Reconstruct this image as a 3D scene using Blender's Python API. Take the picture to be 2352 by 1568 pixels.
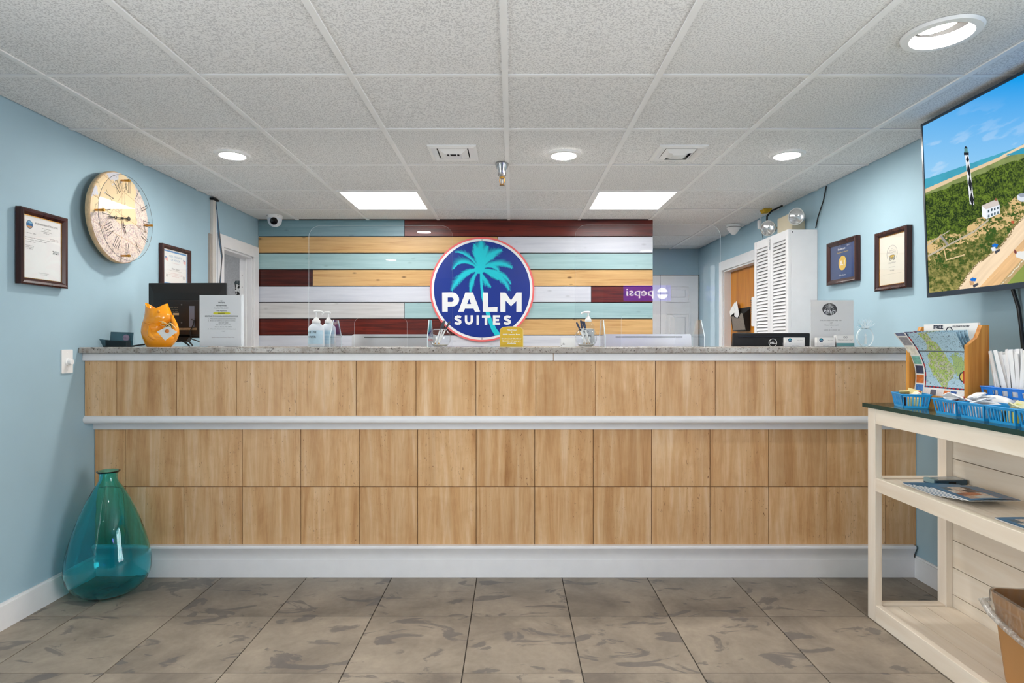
import bpy, bmesh, math, random
import numpy as np
from mathutils import Vector, Matrix
from mathutils.geometry import tessellate_polygon

for o in list(bpy.data.objects):
    bpy.data.objects.remove(o)
random.seed(7)
scene = bpy.context.scene
C = scene.collection

# ------------------------------------------------------------------ camera, world, exposure
F, H = 1380.0, 1.24                     # focal length in pixels of a 2352x1568 frame, eye height
cam_d = bpy.data.cameras.new('camera')
cam_d.sensor_width = 36.0
cam_d.lens = F / 2352 * 36
cam_d.clip_start = 0.05
cam = bpy.data.objects.new('camera', cam_d)
cam.location = (0, 0, H)
cam.rotation_euler = (math.pi / 2, 0, 0)
C.objects.link(cam)
scene.camera = cam

world = bpy.data.worlds.new('daylight')
world.use_nodes = True
scene.world = world
wb = world.node_tree.nodes['Background']
wb.inputs[0].default_value = (0.985, 0.985, 0.99, 1)
wb.inputs[1].default_value = 11.5

scene.view_settings.view_transform = 'Standard'
scene.view_settings.look = 'None'
scene.view_settings.gamma = 1
scene.view_settings.use_curve_mapping = False
scene.view_settings.exposure = 0.22

E_PANEL = 12.0        # radiance of the lay-in light panels
E_DOWN = 225.0        # radiance of the downlight lenses
E_STORE = 9.0        # radiance of the panel added to light the store room

# room dimensions (metres)
XL, XR = -2.20, 2.13
YB, YA, YR = 5.206, 6.85, -3.5          # plank wall, alcove wall, rear wall
XE = 1.222                              # right end of the plank wall
ZC = 2.2925                             # ceiling


def PX(u, Y): return (u - 1176.0) * Y / F
def PZ(v, Y): return H + (784.0 - v) * Y / F


# ------------------------------------------------------------------ colours and materials
def lin(c):
    c = c / 255.0
    return c / 12.92 if c <= 0.04045 else ((c + 0.055) / 1.055) ** 2.4


def S(r, g, b): return (lin(r), lin(g), lin(b))


MATS = {}


class NT:
    def __init__(s, m):
        s.t = m.node_tree
        s.n = s.t.nodes
        s.l = s.t.links
        s.b = s.n.get('Principled BSDF')

    def new(s, k, **kw):
        x = s.n.new(k)
        for a, v in kw.items():
            setattr(x, a, v)
        return x

    def link(s, a, b): s.l.new(a, b)

    def coords(s, scale=(1, 1, 1), rnd=0.0, kind='Object'):
        tc = s.new('ShaderNodeTexCoord')
        mp = s.new('ShaderNodeMapping')
        s.link(tc.outputs[kind], mp.inputs[0])
        mp.inputs['Scale'].default_value = scale
        if rnd:
            oi = s.new('ShaderNodeObjectInfo')
            ml = s.new('ShaderNodeVectorMath', operation='SCALE')
            cx = s.new('ShaderNodeCombineXYZ')
            for i in range(3):
                s.link(oi.outputs['Random'], cx.inputs[i])
            s.link(cx.outputs[0], ml.inputs[0])
            ml.inputs['Scale'].default_value = rnd
            s.link(ml.outputs[0], mp.inputs['Location'])
        return mp.outputs[0]

    def noise(s, vec, scale=5, detail=3, rough=0.5, dist=0.0):
        x = s.new('ShaderNodeTexNoise')
        s.link(vec, x.inputs['Vector'])
        x.inputs['Scale'].default_value = scale
        x.inputs['Detail'].default_value = detail
        x.inputs['Roughness'].default_value = rough
        x.inputs['Distortion'].default_value = dist
        return x.outputs['Fac']

    def voro(s, vec, scale=5, out='Distance'):
        x = s.new('ShaderNodeTexVoronoi')
        s.link(vec, x.inputs['Vector'])
        x.inputs['Scale'].default_value = scale
        return x.outputs[out]

    def ramp(s, fac, stops):
        x = s.new('ShaderNodeValToRGB')
        e = x.color_ramp.elements
        while len(e) < len(stops):
            e.new(0.5)
        for i, (p, c) in enumerate(stops):
            e[i].position = p
            if not isinstance(c, (tuple, list)):
                c = (c, c, c)
            e[i].color = (c[0], c[1], c[2], 1)
        s.link(fac, x.inputs[0])
        return x.outputs[0]

    def mix(s, fac, a, b, mode='MIX'):
        x = s.new('ShaderNodeMix', data_type='RGBA', blend_type=mode)
        for inp, v in ((x.inputs[0], fac), (x.inputs[6], a), (x.inputs[7], b)):
            if hasattr(v, 'is_linked'):
                s.link(v, inp)
            elif isinstance(v, (tuple, list)):
                inp.default_value = (v[0], v[1], v[2], 1)
            else:
                inp.default_value = v
        return x.outputs[2]

    def bump(s, h, strength=0.3, dist=0.002):
        x = s.new('ShaderNodeBump')
        x.inputs['Strength'].default_value = strength
        x.inputs['Distance'].default_value = dist
        s.link(h, x.inputs['Height'])
        s.link(x.outputs[0], s.b.inputs['Normal'])


def base(name, rough=0.5, metal=0.0, spec=0.5):
    m = bpy.data.materials.new(name)
    m.use_nodes = True
    t = NT(m)
    t.b.inputs['Roughness'].default_value = rough
    t.b.inputs['Metallic'].default_value = metal
    t.b.inputs['Specular IOR Level'].default_value = spec
    MATS[name] = m
    return m, t


def pm(name, col, rough=0.5, metal=0.0, spec=0.5, var=0.05, vs=9.0, stretch=(1, 1, 1), bump=0.0, bs=60, coat=0.0, rnd=0.0):
    """plain painted / moulded surface with a faint procedural mottling"""
    if name in MATS:
        return MATS[name]
    m, t = base(name, rough, metal, spec)
    v = t.coords(stretch, rnd)
    n = t.noise(v, vs, 4)
    a = tuple(c * (1 - var) for c in col)
    b = tuple(min(1, c * (1 + var)) for c in col)
    t.link(t.ramp(n, [(0.3, a), (0.7, b)]), t.b.inputs['Base Color'])
    if bump:
        t.bump(t.noise(v, bs, 3), bump)
    if coat:
        t.b.inputs['Coat Weight'].default_value = coat
        t.b.inputs['Coat Roughness'].default_value = 0.05
    return m


def emit(name, col, strength):
    m, t = base(name)
    t.b.inputs['Base Color'].default_value = (*[min(1, c) for c in col], 1)
    t.b.inputs['Emission Color'].default_value = (*col, 1)
    t.b.inputs['Emission Strength'].default_value = strength
    return m


def pane(name, tint=(1, 1, 1), ior=1.45, rough=0.0):
    """thin clear sheet: mirrors by Fresnel, otherwise lets light straight through"""
    m = bpy.data.materials.new(name)
    m.use_nodes = True
    t = NT(m)
    t.n.remove(t.b)
    tr = t.new('ShaderNodeBsdfTransparent')
    tr.inputs[0].default_value = (*tint, 1)
    gl = t.new('ShaderNodeBsdfGlossy')
    gl.inputs['Roughness'].default_value = rough
    fr = t.new('ShaderNodeFresnel')
    ge = t.new('ShaderNodeNewGeometry')
    mr_ = t.new('ShaderNodeMapRange')          # same reflectance on entering and leaving the sheet
    mr_.inputs['To Min'].default_value = ior
    mr_.inputs['To Max'].default_value = 1.0 / ior
    t.link(ge.outputs['Backfacing'], mr_.inputs['Value'])
    t.link(mr_.outputs[0], fr.inputs[0])
    mx = t.new('ShaderNodeMixShader')
    t.link(fr.outputs[0], mx.inputs[0])
    t.link(tr.outputs[0], mx.inputs[1])
    t.link(gl.outputs[0], mx.inputs[2])
    t.link(mx.outputs[0], t.n['Material Output'].inputs[0])
    MATS[name] = m
    return m


def colour_print(name, emission=0.0, rough=0.4, spec=0.4):
    """ink laid down per vertex (mesh colour attribute 'ink')"""
    m, t = base(name, rough, 0, spec)
    a = t.new('ShaderNodeAttribute', attribute_name='ink')
    t.link(a.outputs['Color'], t.b.inputs['Base Color'])
    if emission:
        t.link(a.outputs['Color'], t.b.inputs['Emission Color'])
        t.b.inputs['Emission Strength'].default_value = emission
        t.b.inputs['Base Color'].default_value = (0.01, 0.01, 0.01, 1)
        t.l.remove(t.b.inputs['Base Color'].links[0])
    return m


WHITE = pm('white_paint', S(232, 232, 234), 0.42, var=0.02, vs=14)
WHITE2 = pm('white_plastic', S(238, 238, 238), 0.35, var=0.01)
WALLM = pm('blue_wall_paint', S(161, 189, 203), 0.62, spec=0.25, var=0.03, vs=3, bump=0.05, bs=180)
GREYWALL = pm('grey_textured_wall', S(196, 196, 198), 0.9, spec=0.1, var=0.10, vs=90, bump=0.3, bs=150)
BLACK = pm('black_plastic', S(22, 22, 24), 0.38, var=0.1)
BLACKM = pm('black_matt', S(14, 14, 15), 0.7, var=0.1)
DARKGAP = pm('gap_shade', S(12, 12, 13), 0.9, var=0.05)  # near-black colour stands in for shade inside gaps and openings
CHROME = pm('brushed_chrome', S(190, 190, 192), 0.25, metal=1.0, var=0.06, vs=40)
BRASS = pm('brass', S(190, 140, 60), 0.3, metal=1.0, var=0.08)
SILVER = pm('silver_aluminium', S(205, 207, 210), 0.32, metal=0.6, var=0.02)
INK = pm('black_ink', S(35, 35, 38), 0.6, var=0.02)
INKG = pm('grey_ink', S(110, 110, 114), 0.6, var=0.02)
INKW = pm('white_ink', S(238, 240, 242), 0.5, var=0.01)
PAPER = pm('white_paper', S(238, 238, 237), 0.6, var=0.015)
PAPERC = pm('cream_paper', S(214, 210, 198), 0.6, var=0.02)
PRINT = colour_print('printed_sheet', rough=0.35)
EDGE = pm('acrylic_edge_highlight', S(225, 238, 242), 0.3, var=0.02)  # whitish colour paints the bright light caught by clear edges
ACRYLIC = pane('clear_acrylic', (0.985, 0.985, 0.99), 1.30)
GLASSP = pane('picture_glass', (0.99, 0.99, 0.99), 1.3)
WINDOWG = pane('window_glass', (0.95, 0.97, 0.97), 1.45)


def m_travertine():
    m, t = base('travertine', 0.38, 0, 0.45)
    v = t.coords((1, 1, 1), 37.0)
    vs = t.coords((20, 20, 1.5), 37.0)
    n1 = t.noise(vs, 1.0, 7, 0.66, 0.5)
    c = t.ramp(n1, [(0.26, S(186, 136, 88)), (0.42, S(212, 166, 116)), (0.55, S(224, 184, 138)), (0.72, S(238, 208, 172))])
    oi = t.new('ShaderNodeObjectInfo')
    c = t.mix(0.9, c, t.ramp(oi.outputs['Random'], [(0, (0.86, 0.84, 0.82)), (0.5, (0.97, 0.97, 0.97)), (1, (1.0, 1.0, 1.0))]), 'MULTIPLY')
    n0 = t.noise(v, 6.0, 4, 0.6, 1.2)
    c = t.mix(0.75, c, t.ramp(n0, [(0.32, (0.90, 0.86, 0.82)), (0.55, (1, 1, 1))]), 'MULTIPLY')
    wide = t.noise(t.coords((7, 7, 0.5), 19.0), 1.0, 3, 0.5, 0.4)
    c = t.mix(0.6, c, t.ramp(wide, [(0.34, (0.80, 0.74, 0.66)), (0.48, (1, 1, 1))]), 'MULTIPLY')
    fine = t.noise(t.coords((130, 130, 9), 5.0), 1.0, 3, 0.6)
    c = t.mix(0.5, c, t.ramp(fine, [(0.35, (0.90, 0.87, 0.83)), (0.6, (1, 1, 1))]), 'MULTIPLY')
    vp = t.coords((70, 70, 26), 51.0)
    n2 = t.noise(vp, 1.6, 5, 0.75)
    pit = t.ramp(n2, [(0.33, 1.0), (0.38, 0.0)])
    reg = t.ramp(t.noise(t.coords((6, 6, 1.2), 23.0), 1.0, 2), [(0.50, 0.0), (0.58, 1.0)])
    c = t.mix(t.mix(1.0, pit, reg, 'MULTIPLY'), c, S(112, 68, 34))
    t.link(c, t.b.inputs['Base Color'])
    return m


def m_slate():
    m, t = base('slate_tile', 0.5, 0, 0.35)
    v = t.coords((1, 1, 1), 91.0)
    n1 = t.noise(v, 3.2, 7, 0.62, 0.4)
    c = t.ramp(n1, [(0.30, S(120, 111, 102)), (0.5, S(150, 139, 126)), (0.7, S(172, 160, 145))])
    v2 = t.coords((1.0, 1.9, 1), 133.0)
    n2 = t.noise(v2, 4.2, 8, 0.55, 1.1)
    pt = t.ramp(n2, [(0.575, 0.0), (0.61, 1.0)])
    c = t.mix(t.mix(1.0, pt, (0.62, 0.62, 0.62), 'MULTIPLY'), c, S(92, 90, 92))
    n3 = t.noise(v, 45, 4, 0.6)
    c = t.mix(0.5, c, t.ramp(n3, [(0.35, (0.86, 0.86, 0.86)), (0.6, (1, 1, 1))]), 'MULTIPLY')
    t.link(c, t.b.inputs['Base Color'])
    h = t.mix(0.5, n1, n2)
    t.bump(h, 0.5, 0.006)
    return m


def m_ceiling():
    m, t = base('ceiling_tile', 0.92, 0, 0.1)
    v = t.coords((1, 1, 1), 11.0)
    n = t.noise(v, 150, 3, 0.6)
    c = t.ramp(n, [(0.40, S(208, 208, 209)), (0.52, S(240, 240, 240)), (0.7, S(244, 244, 244))])
    oi = t.new('ShaderNodeObjectInfo')
    c = t.mix(1.0, c, t.ramp(oi.outputs['Random'], [(0, (0.95, 0.95, 0.95)), (1, (1, 1, 1))]), 'MULTIPLY')
    t.link(c, t.b.inputs['Base Color'])
    t.bump(n, 0.6, 0.003)
    return m


def m_granite():
    m, t = base('speckled_granite', 0.22, 0, 0.5)
    v = t.coords()
    n1 = t.noise(v, 22, 5, 0.65)
    c = t.ramp(n1, [(0.3, S(134, 124, 114)), (0.5, S(168, 161, 154)), (0.7, S(184, 178, 172))])
    n2 = t.noise(v, 95, 4, 0.7)
    c = t.mix(t.ramp(n2, [(0.36, 0.9), (0.43, 0.0)]), c, S(84, 74, 68))
    n3 = t.noise(v, 34, 3, 0.6)
    c = t.mix(t.ramp(n3, [(0.25, 1.0), (0.31, 0.0)]), c, S(40, 36, 40))
    n4 = t.noise(v, 60, 3)
    c = t.mix(t.ramp(n4, [(0.66, 0.0), (0.72, 0.8)]), c, S(140, 118, 104))
    t.link(c, t.b.inputs['Base Color'])
    return m


def m_plank(name, light, dark, rough=0.35, knots=0.5, contrast=0.5):
    m, t = base(name, rough, 0, 0.4)
    v = t.coords((1.3, 1, 26), 29.0)
    n = t.noise(v, 1.5, 6, 0.62, 0.5)
    mid = tuple(light[i] * (1 - contrast) + dark[i] * contrast for i in range(3))
    c = t.ramp(n, [(0.25, dark), (0.45, mid), (0.6, light), (0.8, tuple(min(1, x * 1.06) for x in light))])
    if knots:
        v2 = t.coords((3.0, 1, 7.0), 17.0)
        k = t.voro(v2, 1.6)
        kk = t.ramp(k, [(0.05, 1.0), (0.13, 0.0)])
        c = t.mix(t.mix(1.0, kk, (knots, knots, knots), 'MULTIPLY'), c, tuple(x * 0.35 for x in dark))
    t.link(c, t.b.inputs['Base Color'])
    return m


def m_wood(name, light, dark, axis=2, rough=0.45, scale=18, bands=0.0):
    m, t = base(name, rough, 0, 0.35)
    sc = [scale] * 3
    sc[axis] = 1.3
    v = t.coords(tuple(sc), 13.0)
    n = t.noise(v, 1.0, 5, 0.55, 0.8)
    c = t.ramp(n, [(0.3, dark), (0.5, tuple((light[i] + dark[i]) / 2 for i in range(3))), (0.68, light)])
    t.link(c, t.b.inputs['Base Color'])
    return m


TRAV, SLATE, CEIL, GRANITE = m_travertine(), m_slate(), m_ceiling(), m_granite()
PLK = {
    'teal': m_plank('plank_grey_blue', S(132, 166, 176), S(112, 148, 158), knots=0.3),
    'mahogany': m_plank('plank_mahogany', S(112, 36, 24), S(52, 14, 11), rough=0.3, knots=0.5, contrast=0.6),
    'brown': m_plank('plank_dark_brown', S(84, 30, 22), S(42, 15, 13), rough=0.3, knots=0.5, contrast=0.6),
    'tan': m_plank('plank_honey_pine', S(220, 180, 122), S(184, 134, 76), knots=0.95, contrast=0.3),
    'white': m_plank('plank_white', S(216, 219, 228), S(196, 200, 212), knots=0.25, contrast=0.3),
    'aqua': m_plank('plank_aqua', S(170, 202, 204), S(144, 180, 184), knots=0.25, contrast=0.4),
    'grey': m_plank('plank_whitewash_grey', S(216, 215, 214), S(190, 188, 187), knots=0.25, contrast=0.4),
}
WASHY = m_wood('whitewashed_pine_y', S(243, 234, 221), S(230, 216, 197), 1, 0.5, 14)
WASHX = m_wood('whitewashed_pine_x', S(243, 234, 221), S(230, 216, 197), 0, 0.5, 14)
WASHZ = m_wood('whitewashed_pine_z', S(244, 236, 225), S(232, 219, 202), 2, 0.5, 14)
PINE = m_wood('striped_pine', S(232, 170, 84), S(176, 108, 40), 2, 0.4, 34)
HONEY = m_wood('honey_wood_door', S(206, 138, 40), S(170, 100, 24), 2, 0.35, 9)
MAHFR = m_wood('mahogany_frame', S(74, 42, 37), S(40, 22, 22), 2, 0.25, 20)


# ------------------------------------------------------------------ mesh helpers
class MB:
    def __init__(s):
        s.v, s.f, s.m = [], [], []

    def add(s, vs, fs, mi=0):
        o = len(s.v)
        s.v += [tuple(p) for p in vs]
        for f in fs:
            s.f.append([i + o for i in f])
            s.m.append(mi)
        return s

    def box(s, x0, x1, y0, y1, z0, z1, mi=0):
        vs = [(x, y, z) for x in (x0, x1) for y in (y0, y1) for z in (z0, z1)]
        fs = [(0, 1, 3, 2), (4, 6, 7, 5), (0, 4, 5, 1), (2, 3, 7, 6), (0, 2, 6, 4), (1, 5, 7, 3)]
        return s.add(vs, fs, mi)

    def hexa(s, lo, hi, mi=0):
        """lo, hi: 4 corner points each, same winding"""
        return s.add(list(lo) + list(hi), [(3, 2, 1, 0), (4, 5, 6, 7)] + [(i, (i + 1) % 4, 4 + (i + 1) % 4, 4 + i) for i in range(4)], mi)

    def prism(s, poly, off, mi=0, holes=(), mi_side=None):
        """poly (and holes): planar 3D points, extruded by the vector off"""
        off = Vector(off)
        loops = [[Vector(p) for p in poly]] + [[Vector(p) for p in h] for h in holes]
        flat = [p for l in loops for p in l]
        tris = tessellate_polygon(loops)
        n = len(flat)
        ms = mi if mi_side is None else mi_side
        s.add(flat, [tuple(t) for t in tris], mi)
        s.add([p + off for p in flat], [tuple(reversed(t)) for t in tris], mi)
        for l in loops:
            k = len(l)
            s.add(l + [p + off for p in l], [(i, (i + 1) % k, k + (i + 1) % k, k + i) for i in range(k)], ms)
        return s

    def tube(s, path, r, n=8, mi=0, closed=False, flat=1.0):
        P = [Vector(p) for p in path]
        k = len(P)
        rs = r if isinstance(r, (list, tuple)) else [r] * k
        up = None
        vs = []
        for i in range(k):
            if closed:
                d = P[(i + 1) % k] - P[i - 1]
            else:
                d = P[min(i + 1, k - 1)] - P[max(i - 1, 0)]
            d.normalize()
            if up is None:
                up = Vector((0, 0, 1)) if abs(d.z) < 0.9 else Vector((1, 0, 0))
            a = d.cross(up)
            if a.length < 1e-5:
                a = d.orthogonal()
            a.normalize()
            up = a.cross(d).normalized()
            for j in range(n):
                t = 2 * math.pi * j / n
                vs.append(P[i] + a * (math.cos(t) * rs[i]) + up * (math.sin(t) * rs[i] * flat))
        fs = []
        for i in range(k if closed else k - 1):
            for j in range(n):
                a0, b0 = i * n, ((i + 1) % k) * n
                fs.append((a0 + j, a0 + (j + 1) % n, b0 + (j + 1) % n, b0 + j))
        if not closed:
            fs.append(tuple(reversed(range(n))))
            fs.append(tuple((k - 1) * n + j for j in range(n)))
        return s.add(vs, fs, mi)

    def lathe(s, prof, n=24, c=(0, 0, 0), axis='z', mi=0, sx=1.0, sy=1.0):
        """prof: (radius, height) pairs"""
        vs, fs = [], []
        k = len(prof)
        for r, h in prof:
            for j in range(n):
                t = 2 * math.pi * j / n
                x, y = r * math.cos(t) * sx, r * math.sin(t) * sy
                if axis == 'z':
                    p = (c[0] + x, c[1] + y, c[2] + h)
                elif axis == 'y':
                    p = (c[0] + x, c[1] + h, c[2] + y)
                else:
                    p = (c[0] + h, c[1] + x, c[2] + y)
                vs.append(p)
        for i in range(k - 1):
            for j in range(n):
                fs.append((i * n + j, i * n + (j + 1) % n, (i + 1) * n + (j + 1) % n, (i + 1) * n + j))
        flat2 = k == 2 and abs(prof[0][1] - prof[1][1]) < 1e-9
        if prof[0][0] > 1e-6 and not flat2:
            fs.append(tuple(reversed(range(n))))
        if prof[-1][0] > 1e-6 and not flat2:
            fs.append(tuple((k - 1) * n + j for j in range(n)))
        return s.add(vs, fs, mi)

    def open_lathe(s, prof, n=24, c=(0, 0, 0), mi=0, sx=1.0, sy=1.0):
        k0 = len(s.f)
        s.lathe(prof, n, c, 'z', mi, sx, sy)
        keep = [(f, m) for f, m in zip(s.f[k0:], s.m[k0:]) if len(f) == 4 or n == 4]
        s.f[k0:] = [f for f, m in keep]
        s.m[k0:] = [m for f, m in keep]
        return s

    def sheet(s, fn, nu, nv, mi=0):
        vs = [fn(i / nu, j / nv) for j in range(nv + 1) for i in range(nu + 1)]
        fs = [(j * (nu + 1) + i, j * (nu + 1) + i + 1, (j + 1) * (nu + 1) + i + 1, (j + 1) * (nu + 1) + i) for j in range(nv) for i in range(nu)]
        return s.add(vs, fs, mi)

    def move(s, d=(0, 0, 0), rz=0.0, piv=(0, 0, 0)):
        M = Matrix.Translation(Vector(d) + Vector(piv)) @ Matrix.Rotation(rz, 4, 'Z') @ Matrix.Translation(-Vector(piv))
        s.v = [tuple(M @ Vector(p)) for p in s.v]
        return s

    def xf(s, M, k0=0):
        s.v[k0:] = [tuple(M @ Vector(p)) for p in s.v[k0:]]
        return s

    def mesh(s, name, mats, smooth=0):
        me = bpy.data.meshes.new(name)
        me.from_pydata(s.v, [], s.f)
        if not isinstance(mats, (list, tuple)):
            mats = [mats]
        for m in mats:
            me.materials.append(m)
        if len(mats) > 1:
            me.polygons.foreach_set('material_index', s.m)
        bm = bmesh.new()
        bm.from_mesh(me)
        bmesh.ops.recalc_face_normals(bm, faces=bm.faces)
        bm.to_mesh(me)
        bm.free()
        if smooth:
            me.polygons.foreach_set('use_smooth', [True] * len(me.polygons))
            me.set_sharp_from_angle(angle=math.radians(smooth))
        me.update()
        return me

    def build(s, name, mats, parent=None, loc=(0, 0, 0), rz=0.0, smooth=0, bevel=0.0, bseg=2):
        return put(name, s.mesh(name, mats, smooth), parent, loc, rz, bevel, bseg)


def put(name, me, parent=None, loc=(0, 0, 0), rz=0.0, bevel=0.0, bseg=2):
    o = bpy.data.objects.new(name, me)
    C.objects.link(o)
    o.parent = parent
    o.location = loc
    o.rotation_euler = (0, 0, rz)
    if bevel:
        b = o.modifiers.new('bevel', 'BEVEL')
        b.width = bevel
        b.segments = bseg
        b.limit_method = 'ANGLE'
        b.angle_limit = math.radians(40)
    return o


def B(*a): return MB().box(*a)


def tag(o, label, cat, group=None):
    o['label'] = label
    o['category'] = cat
    if group:
        o['group'] = group
    return o


def thing(name, label, cat, loc=(0, 0, 0), rz=0.0, group=None):
    o = bpy.data.objects.new(name, None)
    o.empty_display_size = 0.05
    C.objects.link(o)
    o.location = loc
    o.rotation_euler = (0, 0, rz)
    return tag(o, label, cat, group)


def struct(o, label=None):
    o['kind'] = 'structure'
    if label:
        o['label'] = label
    return o


_tx = {}


def text_mesh(s, bold=0.0, spacing=1.0):
    key = (s, bold, spacing)
    if key in _tx:
        return _tx[key]
    cu = bpy.data.curves.new('t', 'FONT')
    cu.body = s
    cu.size = 1.0
    cu.offset = bold
    cu.space_character = spacing
    cu.resolution_u = 2
    cu.fill_mode = 'FRONT'
    o = bpy.data.objects.new('t', cu)
    me = bpy.data.meshes.new_from_object(o)
    vs = np.array([v.co[:2] for v in me.vertices]) if len(me.vertices) else np.zeros((1, 2))
    fs = [tuple(p.vertices) for p in me.polygons]
    bpy.data.objects.remove(o)
    bpy.data.curves.remove(cu)
    bpy.data.meshes.remove(me)
    _tx[key] = (vs, fs)
    return vs, fs


def add_text(mb, s, x, z, h=None, w=None, y=-0.0004, mi=0, bold=0.0, spacing=1.0, align='c', mirror=False, rot=0.0, fn=None):
    """flat lettering in the local x-z plane facing -y; h = cap height, w = width to fit"""
    vs, fs = text_mesh(s, bold, spacing)
    x0, x1 = vs[:, 0].min(), vs[:, 0].max()
    capf = 0.72
    sx = sz = (h / capf) if h else w / (x1 - x0)
    if w and h:
        sx = w / (x1 - x0)
    px = (vs[:, 0] - (x0 + x1) / 2) * sx
    if align == 'l':
        px = (vs[:, 0] - x0) * sx
    pz = vs[:, 1] * sz
    if mirror:
        px = -px
    c, sn = math.cos(rot), math.sin(rot)
    pts = [(x + a * c - b * sn, y, z + a * sn + b * c) for a, b in zip(px, pz)]
    if fn:
        pts = [fn(*p) for p in pts]
    mb.add(pts, fs, mi)


def lines_of_text(mb, rows, y=-0.0004, mi=0):
    """rows: (text, x, z, cap height, fitted width or None, bold)"""
    for s, x, z, h, w, b in rows:
        add_text(mb, s, x, z, h=h, w=w, y=y, mi=mi, bold=b)


# numpy painting for printed sheets -----------------------------------------------------------
def vnoise(x, y, seed=0, octaves=3):
    out = np.zeros_like(x, dtype=float)
    amp, tot = 1.0, 0.0
    for o in range(octaves):
        r = np.random.RandomState(seed + o * 17).rand(64, 64)
        xi, yi = np.floor(x).astype(int), np.floor(y).astype(int)
        fx, fy = x - xi, y - yi
        fx, fy = fx * fx * (3 - 2 * fx), fy * fy * (3 - 2 * fy)
        a = r[yi % 64, xi % 64]
        b = r[yi % 64, (xi + 1) % 64]
        c = r[(yi + 1) % 64, xi % 64]
        d = r[(yi + 1) % 64, (xi + 1) % 64]
        out += amp * ((a * (1 - fx) + b * fx) * (1 - fy) + (c * (1 - fx) + d * fx) * fy)
        tot += amp
        amp *= 0.5
        x, y = x * 2.03 + 5.1, y * 2.03 + 9.7
    return out / tot


def inpoly(x, y, poly):
    r = np.zeros(x.shape, bool)
    n = len(poly)
    for i in range(n):
        x1, y1 = poly[i]
        x2, y2 = poly[(i + 1) % n]
        if y1 == y2:
            continue
        c = ((y1 > y) != (y2 > y)) & (x < (x2 - x1) * (y - y1) / (y2 - y1) + x1)
        r ^= c
    return r


def lc(c): return np.array(S(*c))


def ink_sheet(name, fn, nu, nv, paint, mat, parent, **kw):
    """grid surface fn(s,t)->xyz with colours paint(s,t arrays)->(n,3) linear"""
    mb = MB().sheet(fn, nu, nv)
    o = mb.build(name, mat, parent, **kw)
    j, i = np.mgrid[0:nv + 1, 0:nu + 1]
    s, t = (i / nu).ravel(), (j / nv).ravel()
    col = np.clip(paint(s, t), 0, 1)
    at = o.data.color_attributes.new('ink', 'FLOAT_COLOR', 'POINT')
    at.data.foreach_set('color', np.concatenate([col, np.ones((len(col), 1))], 1).astype(np.float32).ravel())
    return o

# ------------------------------------------------------------------ the room shell
# floor: dark grout slab with slate tiles laid on it
TFX, TFY = 0.447, 0.4635
floor = struct(B(XL - 1.5, XR + 0.6, YR - 0.1, YA + 0.1, -0.08, -0.004).build('floor', pm('floor_grout', S(88, 82, 76), 0.9, var=0.1)), 'grey slate-look tile floor')
ft = B(-TFX / 2 + 0.0025, TFX / 2 - 0.0025, -TFY / 2 + 0.0025, TFY / 2 - 0.0025, -0.005, 0.0).mesh('floor_tile', SLATE)
xs = [-0.1847 + TFX * k for k in range(-6, 7)]
ys = [2.712 + TFY * k for k in range(-14, 3)]
for y0 in ys[:-1]:
    for x0 in xs[:-1]:
        a, b_ = max(x0, XL), min(x0 + TFX, XR)
        c, d = y0, min(y0 + TFY, 3.19)
        if b_ - a < 0.03 or d - c < 0.03 or c < YR:
            continue
        if b_ - a > TFX - 0.01 and d - c > TFY - 0.01:
            put('floor_tile', ft, floor, ((a + b_) / 2, (c + d) / 2, 0))
        else:
            cx, cy = (a + b_) / 2, (c + d) / 2
            B(a - cx + 0.0025, b_ - cx - 0.0025, c - cy + 0.0025, d - cy - 0.0025, -0.005, 0.0).build('floor_tile', SLATE, floor, (cx, cy, 0))

struct(B(XL, XR, 3.52, YB, -0.003, 0.002).build('floor_bounce_sheet', pm('pale_bounce_floor', S(226, 222, 214), 0.5)), 'unseen pale floor layer added behind the counter to bounce light')  # unseen pale layer added to bounce light up to the ceiling

# ceiling: deck coloured dark as shade in the tile gaps, hung grid bars, lay-in tiles
ceiling = struct(B(XL - 1.5, XR + 0.6, YR - 0.1, YA + 0.1, ZC + 0.03, ZC + 0.1).build('ceiling', pm('deck_gap_shade', S(50, 50, 50), 0.9)), 'white suspended ceiling of textured square tiles')
GX = [XL] + [-0.0277 + 0.61 * k for k in range(-3, 4)] + [XR]
GY = [2.385 + 0.6035 * k for k in range(-10, 8)]
GY = [y for y in GY if y > YR] + [YA]
GY = [YR] + GY
TB = 0.012
GRIDM = pm('grid_bar_white', S(240, 240, 240), 0.5, var=0.02)
for i, x in enumerate(GX[1:-1]):
    y1 = YA if x > XE else YB
    B(-TB, TB, YR - 1.0, y1 - 1.0, -0.002, 0.012).build('grid_runner', GRIDM, ceiling, (x, 1.0, ZC))
for y in GY[1:-1]:
    x0 = XL if y < YB else XE
    B(x0 - 1.6, XR - 1.6, -TB * 0.8, TB * 0.8, 0.0, 0.010).build('cross_tee', GRIDM, ceiling, (1.6, y, ZC))
LIGHTS = [(-1.248, 4.198, 'left'), (0.582, 4.198, 'right')]
HOLE = (1.47, 2.057, 0.092)
SMOOTHT = pm('smooth_white_tile', S(228, 228, 228), 0.7, var=0.01)
tcache = {}
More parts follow.
